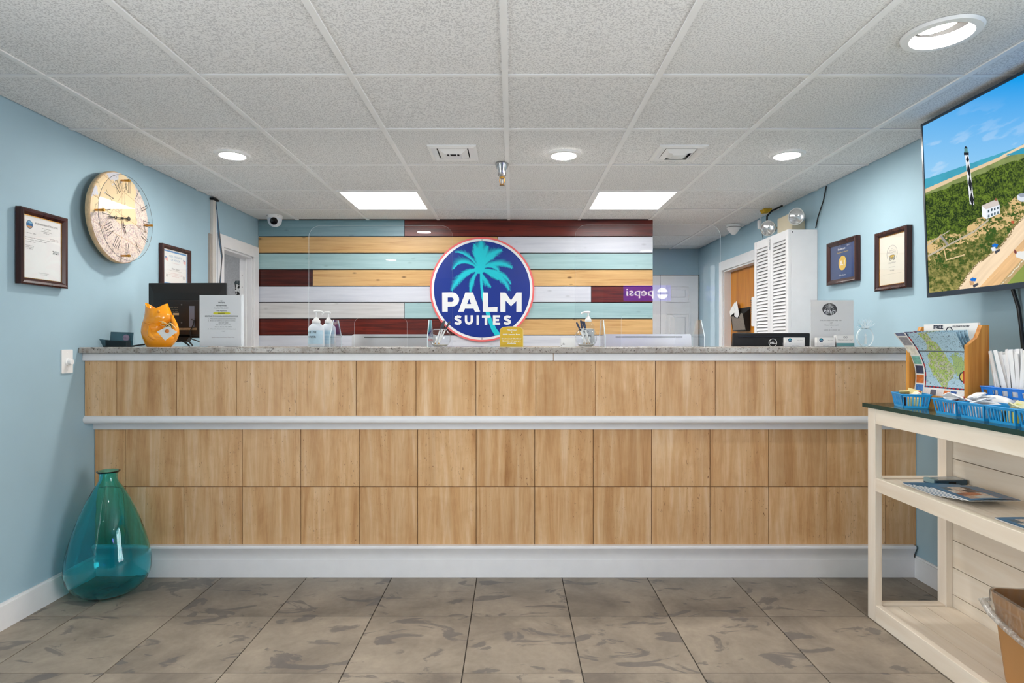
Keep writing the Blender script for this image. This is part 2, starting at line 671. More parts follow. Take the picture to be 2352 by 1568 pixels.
for j in range(len(GY) - 1):
    for i in range(len(GX) - 1):
        a, b_, c, d = GX[i], GX[i + 1], GY[j], GY[j + 1]
        if c > YB - 0.05:
            a = max(a, XE)
        elif d > YB and b_ <= XE + 0.01:
            d = YB
        if b_ - a < 0.05 or d - c < 0.05:
            continue
        a, b_, c, d = a + TB * 0.6, b_ - TB * 0.6, c + TB * 0.5, d - TB * 0.8 - random.choice((0.003, 0.004, 0.005, 0.007))
        cx, cy = (a + b_) / 2, (c + d) / 2
        if any(abs(a - l[0]) < 0.1 and abs(c - l[1]) < 0.1 for l in LIGHTS):
            continue
        if a < HOLE[0] < b_ and c < HOLE[1] < d:
            ring = [(HOLE[0] + HOLE[2] * math.cos(2 * math.pi * k / 32) - cx, HOLE[1] + HOLE[2] * math.sin(2 * math.pi * k / 32) - cy, 0) for k in range(32)]
            MB().prism([(a - cx, c - cy, 0), (b_ - cx, c - cy, 0), (b_ - cx, d - cy, 0), (a - cx, d - cy, 0)], (0, 0, 0.012), holes=[ring]).build('ceiling_tile', CEIL, ceiling, (cx, cy, ZC + 0.003))
            continue
        smooth_t = i == 0 and abs(c - 4.80) < 0.06
        key = (round(b_ - a, 3), round(d - c, 4), smooth_t)
        if key not in tcache:
            w, l = (b_ - a) / 2, (d - c) / 2
            tcache[key] = B(-w, w, -l, l, 0, 0.012).mesh('ceiling_tile', SMOOTHT if smooth_t else CEIL)
        put('ceiling_tile', tcache[key], ceiling, (cx, cy, ZC + 0.003 + random.uniform(-0.0006, 0.0012)))

# walls
T = 0.10
LD = (4.56, 5.10, 1.96)       # left doorway: near, far, head
RD = (4.95, 6.05, 1.955)      # right doorway
SW = (0.0, 1.30, 0.30, 2.12)   # added unseen left window: from, to, sill, head
SR_ = (-0.25, 1.15, 0.30, 2.12)  # added unseen right window
wl = MB().box(XL - T, XL, YR - T, SW[0], 0, ZC + 0.03).box(XL - T, XL, SW[1], LD[0], 0, ZC + 0.03).box(XL - T, XL, SW[0], SW[1], 0, SW[2]).box(XL - T, XL, SW[0], SW[1], SW[3], ZC + 0.03)
wl.box(XL - T, XL, LD[1], YB + 0.1, 0, ZC + 0.03).box(XL - T, XL, LD[0], LD[1], LD[2], ZC + 0.03)
struct(wl.build('wall_left', WALLM), 'light blue painted left wall')
wr = MB().box(XR, XR + T, YR - T, SR_[0], 0, ZC + 0.03).box(XR, XR + T, SR_[1], RD[0], 0, ZC + 0.03).box(XR, XR + T, SR_[0], SR_[1], 0, SR_[2]).box(XR, XR + T, SR_[0], SR_[1], SR_[3], ZC + 0.03)
wr.box(XR, XR + T, RD[1], YA + T, 0, ZC + 0.03).box(XR, XR + T, RD[0], RD[1], RD[2], ZC + 0.03)
struct(wr.build('wall_right', WALLM), 'light blue painted right wall')
wb_ = MB().box(XL - T, XE - 0.004, YB + 0.012, YB + 0.10, 0, ZC + 0.03)
wall_back = struct(wb_.build('wall_back', pm('plank_backing', S(30, 28, 28), 0.8)), 'back wall clad in multicoloured horizontal planks')
struct(B(-1.1, -1.0, YB + 0.1, YA + T, 0, ZC + 0.03).build('wall_corridor', WALLM), 'far end wall of the passage behind the plank wall')
wa = MB().box(-1.0, XR + T, YA, YA + T, 0, ZC + 0.03)
struct(wa.build('wall_alcove', WALLM), 'blue wall of the alcove beside the planks')

# wall behind the camera; unseen side windows added to light the room
WZ0, WZ1 = 0.30, 2.12
struct(B(XL - T, XR + T, YR - T, YR, 0, ZC + 0.03).build('wall_rear', WALLM), 'blue wall behind the viewer')
def added_window(name, loc, rz, w, label):
    """glazing in a wall opening; local x along the wall, y outwards"""
    o = struct(B(-w / 2, w / 2, 0.012, 0.020, WZ0, WZ1).build(name, WINDOWG, None, loc, rz), label)
    for k in range(4):
        x = -w / 2 + 0.03 + (w - 0.06) * k / 3
        B(x - 0.03, x + 0.03, 0.0, 0.06, WZ0, WZ1).build('mullion', WHITE, o)
    for z in (WZ0, WZ1 - 0.05):
        B(-w / 2, w / 2, -0.001, 0.061, z, z + 0.05).build('rail', WHITE, o)
    pd = bpy.data.lights.new('window_portal', 'AREA')
    pd.shape = 'RECTANGLE'
    pd.size, pd.size_y = w, WZ1 - WZ0
    pd.cycles.is_portal = True
    po = bpy.data.objects.new('window_portal', pd)
    n = Matrix.Rotation(rz, 3, 'Z') @ Vector((0, 1, 0))
    po.location = Vector(loc) + n * 0.09 + Vector((0, 0, (WZ0 + WZ1) / 2))
    po.rotation_euler = n.to_track_quat('Z', 'Y').to_euler()      # area lights shine along -Z, into the room
    C.objects.link(po)
added_window('added_window_1', (XL, (SW[0] + SW[1]) / 2, 0), math.pi / 2, SW[1] - SW[0], 'unseen window added to the left wall to let daylight into the lobby')
added_window('added_window_2', (XR, (SR_[0] + SR_[1]) / 2, 0), -math.pi / 2, SR_[1] - SR_[0], 'unseen window added to the right wall to let daylight into the lobby')

# planks of the back wall
y_b = [505, 543, 581, 619, 657, 694.3, 732, 769.5, 807, 845, 883]
rows = [[(598, 929, 'teal'), (929, 1500, 'mahogany')],
        [(598, 1143, 'tan'), (1143, 1500, 'white')],
        [(598, 1500, 'aqua')],
        [(598, 718, 'brown'), (718, 1500, 'tan')],
        [(598, 1358, 'white'), (1358, 1500, 'mahogany')],
        [(598, 929, 'grey'), (929, 1500, 'aqua')],
        [(598, 1105, 'mahogany'), (1105, 1500, 'tan')],
        [(598, 1500, 'white')],
        [(598, 980, 'aqua'), (980, 1500, 'white')],
        [(598, 1300, 'tan'), (1300, 1500, 'mahogany')]]
for r, row in enumerate(rows):
    z1, z0 = PZ(y_b[r], YB), PZ(y_b[r + 1], YB)
    if r == 0:
        z1 = ZC + 0.002
    for a, b_, k in row:
        x0 = XL if a == 598 else PX(a, YB)
        x1 = XE if b_ == 1500 else PX(b_, YB)
        cx, cz = (x0 + x1) / 2, (z0 + z1) / 2
        w, h = (x1 - x0) / 2 - 0.0018, (z1 - z0) / 2 - 0.0035
        B(-w, w, 0, 0.011, -h, h).build('plank', PLK[k], wall_back, (cx, YB + random.uniform(-0.001, 0.001), cz), bevel=0.0015, bseg=1)

# baseboards
BBM = WHITE
struct(MB().box(XL, XL + 0.014, YR, 3.16, 0, 0.105).box(XL, XL + 0.008, YR, 3.16, 0.105, 0.115).build('baseboard_left', BBM), 'white baseboard on the left wall')
struct(MB().box(XR - 0.014, XR, YR, 3.16, 0, 0.105).box(XR - 0.008, XR, YR, 3.16, 0.105, 0.115).build('baseboard_right', BBM), 'white baseboard on the right wall')

# left doorway: casing, jamb, small store room beyond
d1 = struct(MB().box(XL - T - 0.004, XL - 0.0, LD[1] - 0.018, LD[1], 0, LD[2]).box(XL - T - 0.004, XL, LD[0], LD[0] + 0.018, 0, LD[2]).box(XL - T - 0.004, XL, LD[0], LD[1], LD[2] - 0.018, LD[2] + 0.001).build('door_1', WHITE), 'white cased doorway in the left wall')
B(XL, XL + 0.016, LD[1] - 0.004, LD[1] + 0.09, 0, LD[2]).build('casing', WHITE, d1, bevel=0.004)
B(XL, XL + 0.016, LD[0] - 0.09, LD[0] + 0.004, 0, LD[2]).build('casing', WHITE, d1, bevel=0.004)
B(XL, XL + 0.0165, LD[0] - 0.09, LD[1] + 0.09, LD[2] - 0.004, LD[2] + 0.09).build('header', WHITE, d1, bevel=0.004)
B(XL - 0.06, XL - 0.045, LD[1] - 0.026, LD[1] - 0.018, 0, LD[2] - 0.018).build('stop', WHITE, d1)
sp = B(XL - 0.098, XL - 0.066, LD[1] - 0.0205, LD[1] - 0.018, 1.45, 1.84).build('strike_plate', WHITE2, d1)
for z in (1.80, 1.70):
    MB().lathe([(0.004, 0), (0.003, -0.002)], 10, (XL - 0.082, LD[1] - 0.0205, z), 'y').build('screw', INKG, sp)
st = MB()
st.box(-3.6, XL - T, 5.75, 5.85, 0, ZC + 0.03).box(-3.7, -3.6, 4.0, 5.85, 0, ZC + 0.03).box(-3.6, XL - T, 3.9, 4.0, 0, ZC + 0.03)
struct(st.build('wall_store', GREYWALL), 'grey textured wall seen through the left doorway')
shelf_c = tag(MB().box(-2.75, -2.305, 5.52, 5.748, 1.53, 1.555).box(-2.74, -2.72, 5.60, 5.748, 1.38, 1.53).box(-2.34, -2.32, 5.60, 5.748, 1.38, 1.53).build('wall_shelf', WHITE), 'white wall shelf inside the store room behind the doorway', 'shelf')
can = thing('tumbler', 'black and white patterned tumbler with dark lid inside the left doorway', 'tumbler', (PX(550, 5.62), 5.62, 1.555))
mcan, tcn = base('cow_pattern', 0.35)
tcn.link(tcn.ramp(tcn.noise(tcn.coords(), 26, 2), [(0.50, S(230, 230, 228)), (0.54, S(25, 25, 25))]), tcn.b.inputs['Base Color'])
MB().lathe([(0.028, 0), (0.032, 0.01), (0.040, 0.215), (0.041, 0.22)], 24).build('cup', mcan, can, smooth=40)
MB().lathe([(0.042, 0.22), (0.043, 0.235), (0.036, 0.25), (0.0, 0.252)], 24).build('lid', pm('slate_lid', S(50, 66, 70), 0.4), can, smooth=40)

# right doorway with honey coloured door
d2 = struct(MB().box(XR, XR + T, RD[1] - 0.018, RD[1], 0, RD[2]).box(XR, XR + T, RD[0], RD[0] + 0.018, 0, RD[2]).box(XR, XR + T, RD[0], RD[1], RD[2] - 0.018, RD[2] + 0.001).build('door_2', WHITE), 'white cased doorway with a honey wood door in the right wall')
B(XR - 0.016, XR, RD[1] - 0.004, RD[1] + 0.09, 0, RD[2]).build('casing', WHITE, d2, bevel=0.004)
B(XR - 0.016, XR, RD[0] - 0.09, RD[0] + 0.004, 0, RD[2]).build('casing', WHITE, d2, bevel=0.004)
B(XR - 0.0165, XR, RD[0] - 0.09, RD[1] + 0.09, RD[2] - 0.004, RD[2] + 0.09).build('header', WHITE, d2, bevel=0.004)
B(XR + 0.07, XR + 0.11, RD[0] + 0.018, RD[1] - 0.018, 0.01, RD[2] - 0.02).build('door_leaf', HONEY, d2)

# alcove door: white panel door in the end wall
DX0, DX1 = PX(1516, YA), PX(1602, YA)
DZ = PZ(633, YA)
d3 = struct(B(DX0, DX1, YA - 0.03, YA - 0.001, 0.005, DZ).build('door_3', WHITE), 'white panelled door in the alcove')
for a, b_, za, zb in ((1528, 1583, 655, 694), (1526, 1583, 717, 800), (1526, 1583, 830, 960)):
    x0, x1, z1, z0 = PX(a, YA), PX(b_, YA), PZ(za, YA), PZ(zb, YA)
    fr = MB()
    for k, (g, dep) in enumerate(((0.0, 0.010), (0.018, 0.002))):
        pass
    fr.prism([(x0, YA - 0.03, z0), (x1, YA - 0.03, z0), (x1, YA - 0.03, z1), (x0, YA - 0.03, z1)], (0, -0.010, 0), holes=[[(x0 + 0.02, YA - 0.03, z0 + 0.02), (x1 - 0.02, YA - 0.03, z0 + 0.02), (x1 - 0.02, YA - 0.03, z1 - 0.02), (x0 + 0.02, YA - 0.03, z1 - 0.02)]])
    fr.build('panel_moulding', WHITE, d3, bevel=0.005)
    g = 0.055
    B(x0 + g, x1 - g, YA - 0.04, YA - 0.029, z0 + g, z1 - g).build('door_panel', WHITE, d3, bevel=0.009)
B(XE + 0.002, DX0 - 0.004, YA - 0.026, YA - 0.001, 0.005, DZ).build('side_leaf', WHITE, d3)
B(XE + 0.002, XR, YA - 0.02, YA - 0.001, DZ, DZ + 0.006).build('head_gap', DARKGAP, d3)
B(DX1, DX1 + 0.006, YA - 0.02, YA - 0.001, 0, DZ).build('side_gap', DARKGAP, d3)
MB().lathe([(0.0, -0.075), (0.022, -0.07), (0.028, -0.055), (0.022, -0.04), (0.009, -0.035), (0.009, -0.001)], 20, (DX1 - 0.06, YA - 0.029, 0.95), 'y').build('door_knob', BRASS, d3, smooth=40)

# ------------------------------------------------------------------ ceiling fittings
DIFF = emit('light_diffuser', (1.0, 0.985, 0.96), E_PANEL)
DIFF2 = emit('added_store_diffuser', (1.0, 0.985, 0.96), E_STORE)
def light_panel(a, b_, c, d, label, m):
    t = thing('ceiling_light_panel', label, 'ceiling light', ((a + b_) / 2, (c + d) / 2, ZC - 0.004), group='square ceiling light panels')
    w, l = (b_ - a) / 2, (d - c) / 2
    o = [(-w, -l, 0), (w, -l, 0), (w, l, 0), (-w, l, 0)]
    k = 0.022
    i_ = [(-w + k, -l + k, 0), (w - k, -l + k, 0), (w - k, l - k, 0), (-w + k, l - k, 0)]
    MB().prism(o, (0, 0, 0.012), holes=[i_]).build('frame', WHITE2, t)
    B(-w + k, w - k, -l + k, l - k, 0.003, 0.009).build('diffuser', m, t)
light_panel(-3.2, -2.7, 4.6, 5.1, 'square ceiling light panel inside the store room behind the left doorway', DIFF2)  # lamp added out of view to brighten the store room
light_panel(-1.236, -0.650, 4.206, 4.788, 'lit square ceiling light panel left of the sprinkler head', DIFF)
light_panel(0.594, 1.180, 4.206, 4.788, 'lit square ceiling light panel right of the sprinkler head', DIFF)
light_panel(0.55, 1.13, 5.45, 6.05, 'square ceiling light panel in the passage behind the plank wall', emit('added_passage_diffuser', (1.0, 0.985, 0.96), 30.0))  # hidden lamp added to brighten the alcove and its door

LENS = emit('downlight_lens', (1.0, 0.95, 0.88), E_DOWN)
def downlight(x, y, label):
    t = thing('downlight', label, 'downlight', (x, y, ZC), group='flush round downlights')
    MB().open_lathe([(0.066, -0.004), (0.070, -0.010), (0.090, -0.008), (0.098, 0.001), (0.066, 0.001), (0.066, -0.004)], 40).build('trim_ring', WHITE2, t, smooth=40)
    MB().lathe([(0.066, -0.001), (0.066, -0.006), (0.05, -0.0085), (0.0, -0.0095)], 32).build('lens', LENS, t, smooth=60)
downlight(-1.575, 3.386, 'round lit downlight above the wall clock side of the counter, leftmost in the row')
downlight(0.292, 3.386, 'round lit downlight between the two ceiling vents')
downlight(1.550, 3.386, 'round lit downlight to the right of both ceiling vents')
downlight(-0.84, 0.75, 'round downlight over the lobby floor, mirrored in the left acrylic shield')
downlight(1.55, -0.45, 'round downlight near the vending machine, mirrored in the right acrylic shield')
downlight(-1.55, -1.20, 'round downlight over the lobby near the left wall behind the viewer')  # extra lamp added behind the camera for more room light

gl = thing('recessed_gimbal_light', 'large recessed downlight with tilted lamp and ribbed baffle near the television', 'downlight', (HOLE[0], HOLE[1], ZC))
MB().open_lathe([(0.092, 0.004), (0.090, -0.004), (0.094, -0.009), (0.116, -0.008), (0.122, 0.002)], 48).build('trim_ring', WHITE2, gl, smooth=40)
prof = []
for k in range(7):
    r0, z0 = 0.0915 - 0.0028 * k, 0.004 + 0.0075 * k
    prof += [(r0, z0), (r0, z0 + 0.0055), (r0 - 0.0024, z0 + 0.0065)]
MB().open_lathe(prof + [(0.066, 0.064), (0.060, 0.084)], 48).build('baffle', WHITE2, gl, smooth=20)
lm = MB().lathe([(0.056, 0.03), (0.058, 0.0), (0.054, -0.004)], 32)
lm.xf(Matrix.Translation((-0.012, 0.0, 0.022)) @ Matrix.Rotation(math.radians(15), 4, Vector((0.55, -0.8, 0))))
lm.build('lamp_housing', WHITE2, gl, smooth=40)
ll = MB().lathe([(0.046, -0.0045), (0.04, -0.008), (0.0, -0.0105)], 32)
ll.xf(Matrix.Translation((-0.012, 0.0, 0.022)) @ Matrix.Rotation(math.radians(15), 4, Vector((0.55, -0.8, 0))))
ll.build('lamp_face', LENS, gl, smooth=60)
B(-0.09, 0.09, -0.09, 0.09, 0.085, 0.09).build('housing_top', WHITE2, gl)

def vent(x, y, label, style):
    t = thing('air_vent', label, 'air vent', (x, y, ZC), group='white ceiling air vents')
    sq = lambda r, z: [(-r, -r, z), (r, -r, z), (r, r, z), (-r, r, z)]
    m = MB()
    R = 0.132
    def ring(r0, z0, r1, z1):
        m.add(sq(r0, z0) + sq(r1, z1), [(i, (i + 1) % 4, 4 + (i + 1) % 4, 4 + i) for i in range(4)])
    ring(R, 0.003, R, -0.004); ring(R, -0.004, R - 0.018, -0.010); ring(R - 0.018, -0.010, R - 0.045, -0.004); ring(R - 0.045, -0.004, R - 0.045, 0.0025)
    m.build('outer_frame', WHITE2, t)
    MB().add(sq(R - 0.044, 0.0024), [(0, 1, 2, 3)]).build('duct_shade_sheet', DARKGAP, t)  # dark sheet painted for the shade inside the duct
    def cone(r0, z0, r1, z1):
        m = MB()
        m.add(sq(r0, z0) + sq(r1, z1) + sq(r0 - 0.002, z0 - 0.001) + sq(r1 - 0.002, z1 - 0.001), [(i, (i + 1) % 4, 4 + (i + 1) % 4, 4 + i) for i in range(4)] + [(8 + i, 8 + (i + 1) % 4, 12 + (i + 1) % 4, 12 + i) for i in range(4)])
        m.build('louvre', WHITE2, t)
    if style:
        cone(0.084, -0.004, 0.062, -0.020)
        cone(0.060, -0.006, 0.036, -0.022)
        MB().prism(sq(0.034, -0.024), (0, 0, 0.016)).build('centre_plate', WHITE2, t, bevel=0.003)
    else:
        cone(0.080, -0.002, 0.046, -0.020)
        m = MB()
        m.prism(sq(0.046, -0.0205), (0, 0, 0.004))
        m.build('centre_plate', WHITE2, t)
        for x0, x1 in ((-0.034, -0.022), (-0.016, 0.016), (0.022, 0.034)):
            B(x0, x1, -0.040, -0.012, -0.0212, -0.0206).build('slot', DARKGAP, t)
vent(-0.325, 3.355, 'white square ceiling vent left of the sprinkler head, three dark slots', 0)
vent(0.925, 3.355, 'white stepped square ceiling vent right of the middle downlight', 1)

sp_ = thing('sprinkler_head', 'chrome fire sprinkler head hanging from the middle of the ceiling', 'sprinkler', (PX(1153, 3.55), 3.55, ZC))
MB().open_lathe([(0.034, -0.001), (0.040, -0.004), (0.040, -0.008), (0.028, -0.045), (0.026, -0.05), (0.025, -0.072), (0.020, -0.076), (0.018, -0.082), (0.0, -0.082)], 28).build('escutcheon', CHROME, sp_, smooth=35)
MB().lathe([(0.014, -0.08), (0.016, -0.084), (0.014, -0.090), (0.0, -0.091)], 20).build('collar', BRASS, sp_, smooth=35)
for s in (-1, 1):
    MB().tube([(s * 0.011, 0, -0.088), (s * 0.015, 0, -0.100), (s * 0.013, 0, -0.115), (s * 0.004, 0, -0.127)], 0.0025, 8).build('frame_arm', BRASS, sp_, smooth=60)
MB().lathe([(0.0032, -0.09), (0.0036, -0.105), (0.0032, -0.124)], 10).build('glass_bulb', pm('bulb_glass', S(120, 100, 80), 0.1), sp_, smooth=60)
MB().lathe([(0.0, -0.126), (0.015, -0.127), (0.016, -0.130), (0.0, -0.131)], 20).build('deflector', BRASS, sp_, smooth=30)

dc = thing('dome_camera', 'white dome security camera with black lens at the left ceiling corner', 'camera', (PX(631, 5.03), 5.03, ZC + 0.002))
MB().lathe([(0.062, 0), (0.063, -0.006), (0.062, -0.024), (0.060, -0.027)], 36).build('mount_base', WHITE2, dc, smooth=40)
MB().lathe([(0.057, -0.027), (0.058, -0.035), (0.054, -0.058), (0.042, -0.080), (0.022, -0.094), (0.0, -0.098)], 36).build('dome', pm('pale_dome', S(222, 230, 240), 0.3, var=0.01), dc, smooth=60)
lz = MB().lathe([(0.031, -0.0), (0.030, 0.010), (0.0, 0.012)], 28, (0, 0, 0), 'z')
dl = Vector((0.22, -0.93, -0.30)).normalized()
lz.xf(Matrix.Translation(Vector((0, 0, -0.040)) + dl * 0.045) @ dl.to_track_quat('Z', 'Y').to_matrix().to_4x4())
lz.build('lens', pm('lens_black', S(10, 10, 16), 0.08), dc, smooth=40)
for s in (-1, 1):
    MB().lathe([(0.004, 0), (0.003, 0.003)], 8, (s * 0.045, -0.046, -0.012), 'z').build('screw', INK, dc)

dr = thing('ceiling_speaker_dome', 'white cone shaped ceiling sensor near the right wall above the wood door', 'sensor', (PX(1685, 5.42), 5.42, ZC))
MB().lathe([(0.060, 0.0), (0.062, -0.008), (0.062, -0.022), (0.058, -0.024)], 32).build('mount_base', WHITE2, dr, smooth=40)
MB().lathe([(0.060, -0.026), (0.058, -0.036), (0.040, -0.062), (0.016, -0.088), (0.0, -0.092)], 32).build('cone', WHITE2, dr, smooth=60)
MB().lathe([(0.0605, -0.0235), (0.0605, -0.0265)], 32).build('dark_ring', INK, dr, smooth=60)

# ------------------------------------------------------------------ reception counter
TW = 0.308
YU, YL = 3.091, 3.165                      # upper and lower tile faces
GT, GB = 1.211, 1.180                      # granite top / underside
counter = thing('reception_counter', 'long reception counter faced with tan travertine tiles and white mouldings', 'counter', (0, 3.16, 0))
def part(mb, name, mat, par, **kw):
    return mb.move((-par.location.x, -par.location.y, -par.location.z)).build(name, mat, par, **kw)
CX0, CX1 = XL + 0.001, XR - 0.001
part(MB().box(CX0, CX1, YU + 0.012, 3.50, 0.835, GB).box(CX0, CX1, YL + 0.012, 3.50, 0.0, 0.835), 'core', pm('grout_tan', S(176, 128, 84), 0.9), counter)
grout = 0.0016
ZU0, ZU1 = PZ(956, YU), PZ(827, YU)
first = PX(268, YU)
xsu = [CX0] + [first + TW * k for k in range(0, 14)] + [CX1]
trav_cache = {}
def trav(x0, x1, yf, z0, z1):
    w, h = (x1 - x0) / 2 - grout, (z1 - z0) / 2 - grout
    k = (round(w, 3), round(h, 3))
    if k not in trav_cache:
        trav_cache[k] = B(-w, w, 0, 0.013, -h, h).mesh('travertine_tile', TRAV)
    put('travertine_tile', trav_cache[k], counter, ((x0 + x1) / 2, yf - 3.16 + random.uniform(-0.0006, 0.0006), (z0 + z1) / 2))
for a, b_ in zip(xsu[:-1], xsu[1:]):
    if b_ - a > 0.02:
        trav(a, b_, YU, ZU0, ZU1)
ZL = [PZ(985, YL), PZ(1117.5, YL), PZ(1252, YL)]
first = PX(288, YL)
xsl = [CX0] + [first + TW * k for k in range(0, 14)] + [CX1]
for r in range(2):
    for a, b_ in zip(xsl[:-1], xsl[1:]):
        if b_ - a > 0.02:
            trav(a, b_, YL, ZL[r + 1], ZL[r])
def xprism(prof, x0, x1):
    return MB().prism([(x0, y, z) for y, z in prof], (x1 - x0, 0, 0))
# fascia under the granite: two boards meeting at a joint
xj = PX(1271, 3.073)
part(B(CX0, xj - 0.001, 3.073, YU + 0.015, PZ(828, 3.073), GB), 'fascia_board', WHITE, counter, bevel=0.003)
part(B(xj + 0.001, CX1, 3.073, YU + 0.015, PZ(828, 3.073), GB), 'fascia_board', WHITE, counter, bevel=0.003)
part(B(xj - 0.001, xj + 0.001, 3.0745, YU + 0.015, PZ(828, 3.073) + 0.002, GB), 'fascia_joint', pm('joint_tan', S(170, 130, 90), 0.8), counter)
# half-round moulding below the upper tiles
zt, zb = PZ(955, YU), PZ(985, YL) - 0.001
nose = [(YU + 0.02, zt + 0.002)]
cz, cy, R = zt - 0.019, YU + 0.006, 0.021
for k in range(11):
    a = math.radians(90 + 18 * k)
    nose.append((cy + R * math.cos(a) * 0.95, cz + R * math.sin(a)))
nose += [(YL - 0.016, cz - R - 0.004), (YL - 0.010, zb + 0.012), (YL - 0.010, zb), (YL + 0.02, zb), (YL + 0.02, zt + 0.002)]
part(xprism(nose, CX0, CX1), 'bullnose_moulding', WHITE, counter, smooth=40)
# base board with moulded cap
zc = PZ(1250, YL)
cap = [(YL + 0.02, zc), (YL - 0.022, zc), (YL - 0.028, zc - 0.006), (YL - 0.028, zc - 0.014), (YL - 0.022, zc - 0.022), (YL - 0.014, zc - 0.040), (YL - 0.008, zc - 0.052), (YL - 0.008, zc - 0.075), (YL + 0.02, zc - 0.075)]
part(xprism(cap, CX0, PX(2097, YL)), 'base_cap', WHITE, counter, smooth=35)
part(B(CX0, CX1, YL - 0.009, YL + 0.02, 0.0, zc - 0.074), 'base_board', WHITE, counter, bevel=0.002)
top = tag(B(CX0 + 0.0, CX1 - 0.0, 3.045, 3.56, GB + 0.0005, GT).build('granite_worktop', GRANITE, bevel=0.005), 'long speckled grey granite worktop on the reception counter', 'worktop')

# office desk hidden behind the counter carries the computers
desk = thing('office_desk', 'pale work desk behind the reception counter', 'desk', (0, 3.9, 0))
DESKM = pm('desk_laminate', S(236, 234, 230), 0.5)  # unseen desk kept pale so it bounces light onto the ceiling
part(B(-1.7, 1.9, 3.60, 4.15, 0.72, 0.75), 'desktop', DESKM, desk, bevel=0.003)
for x in (-1.66, 0.0, 1.84):
    part(B(x, x + 0.03, 3.63, 4.08, 0.0, 0.72), 'leg_panel', DESKM, desk)

# ------------------------------------------------------------------ palm sign
SR = 0.452
sgn = thing('round_sign', 'round blue sign with turquoise palm tree and white lettering on the plank wall', 'sign', (PX(1107, 5.18), YB - 0.0015, PZ(664, 5.18)))
def disc_y(r, y0, y1, n=96, c=(0, 0)):
    return MB().lathe([(r, y0), (r, y1)], n, (c[0], 0, c[1]), 'y')
CORAL = pm('coral_ink', S(240, 112, 112), 0.4, var=0.01)
BLUE = pm('royal_blue_ink', S(0, 44, 140), 0.35, var=0.02)
CYAN = pm('turquoise_ink', S(0, 200, 216), 0.4, var=0.01)
disc_y(SR, -0.012, 0.0).build('panel', CORAL, sgn, smooth=40)
disc_y(SR * 0.965, -0.0126, -0.012).build('white_band', INKW, sgn, smooth=40)
disc_y(SR * 0.921, -0.0132, -0.0126).build('blue_field', BLUE, sgn, smooth=40)


def q2(p0, p1, p2, t):
    return ((1 - t) ** 2 * p0[0] + 2 * t * (1 - t) * p1[0] + t * t * p2[0], (1 - t) ** 2 * p0[1] + 2 * t * (1 - t) * p1[1] + t * t * p2[1])


def palm_tris(seed=3):
    """palm crown and trunk in the drawing's own units (x right, y down)"""
    rnd = random.Random(seed)
    tris = []
    fr = [((725, 480), (745, 300), (748, 118), 1.15, 1.15, 120), ((725, 480), (690, 300), (660, 148), 0.9, 0.9, 90), ((730, 480), (790, 300), (838, 178), 0.9, 0.9, 90),
          ((740, 480), (860, 260), (1032, 232), 0.9, 1.0, 105), ((715, 480), (560, 250), (396, 262), 1.05, 0.25, 75), ((715, 490), (470, 300), (372, 490), 1.25, 0.35, 95),
          ((715, 500), (450, 540), (345, 788), 0.95, 0.8, 100), ((720, 510), (600, 620), (603, 812), 0.7, 0.9, 75), ((735, 510), (790, 640), (884, 742), 0.9, 0.7, 75),
          ((740, 500), (1040, 520), (1137, 780), 0.75, 1.0, 105), ((745, 500), (1060, 500), (1162, 700), 0.6, 0.8, 75), ((745, 490), (1010, 350), (1178, 480), 0.6, 1.1, 95),
          ((745, 490), (920, 390), (995, 525), 0.6, 1.1, 80), ((730, 490), (720, 330), (710, 200), 1.1, 1.1, 100), ((740, 490), (830, 330), (930, 290), 1.0, 1.0, 90),
          ((715, 500), (560, 500), (450, 610), 0.9, 0.9, 80), ((735, 500), (900, 540), (985, 640), 0.7, 0.9, 80)]
    for p0, p1, p2, la, lb, ln in fr:
        n = 34
        ln *= 1.32
        for i in range(2, n + 1):
            t = i / n
            x, y = q2(p0, p1, p2, t)
            x2, y2 = q2(p0, p1, p2, min(1, t + 0.02)) if t < 0.98 else q2(p0, p1, p2, t)
            xa, ya = q2(p0, p1, p2, t - 0.03)
            dx, dy = x - xa, y - ya
            L = math.hypot(dx, dy) or 1
            dx, dy = dx / L, dy / L
            env = min(1.0, 0.35 + t * 1.4) * (1.0 - 0.72 * max(0, t - 0.55) / 0.45)
            for sd, k in ((1, la), (-1, lb)):
                nx, ny = -dy * sd, dx * sd
                l = ln * env * k * rnd.uniform(0.75, 1.1)
                fx, fy = dx * 0.72 + nx * 0.62, dy * 0.72 + ny * 0.62 + 0.10
                tip = (x + fx * l, y + fy * l)
                tris.append(((xa - dx * 2, ya - dy * 2), (x + dx * 2, y + dy * 2), tip))
        for i in range(20):
            a, b_ = q2(p0, p1, p2, i / 20), q2(p0, p1, p2, (i + 1) / 20)
            dx, dy = b_[0] - a[0], b_[1] - a[1]
            L = math.hypot(dx, dy) or 1
            w = 9 * (1 - i / 22)
            nx, ny = -dy / L * w, dx / L * w
            tris.append(((a[0] + nx, a[1] + ny), (a[0] - nx, a[1] - ny), (b_[0], b_[1])))
    for k in range(14):
        a = 2 * math.pi * k / 14
        b_ = 2 * math.pi * (k + 1) / 14
        tris.append(((728, 500), (728 + 75 * math.cos(a), 500 + 60 * math.sin(a)), (728 + 75 * math.cos(b_), 500 + 60 * math.sin(b_))))
    return tris


def trunk_poly():
    c = [((752, 520), 16), ((752, 640), 17), ((760, 760), 18), ((775, 880), 20), ((810, 1000), 22), ((845, 1110), 25), ((880, 1220), 28), ((930, 1330), 34), ((985, 1410), 38)]
    l = [(p[0] - w, p[1] + w * 0.3) for p, w in c]
    r = [(p[0] + w, p[1] - w * 0.3) for p, w in c]
    return l, r


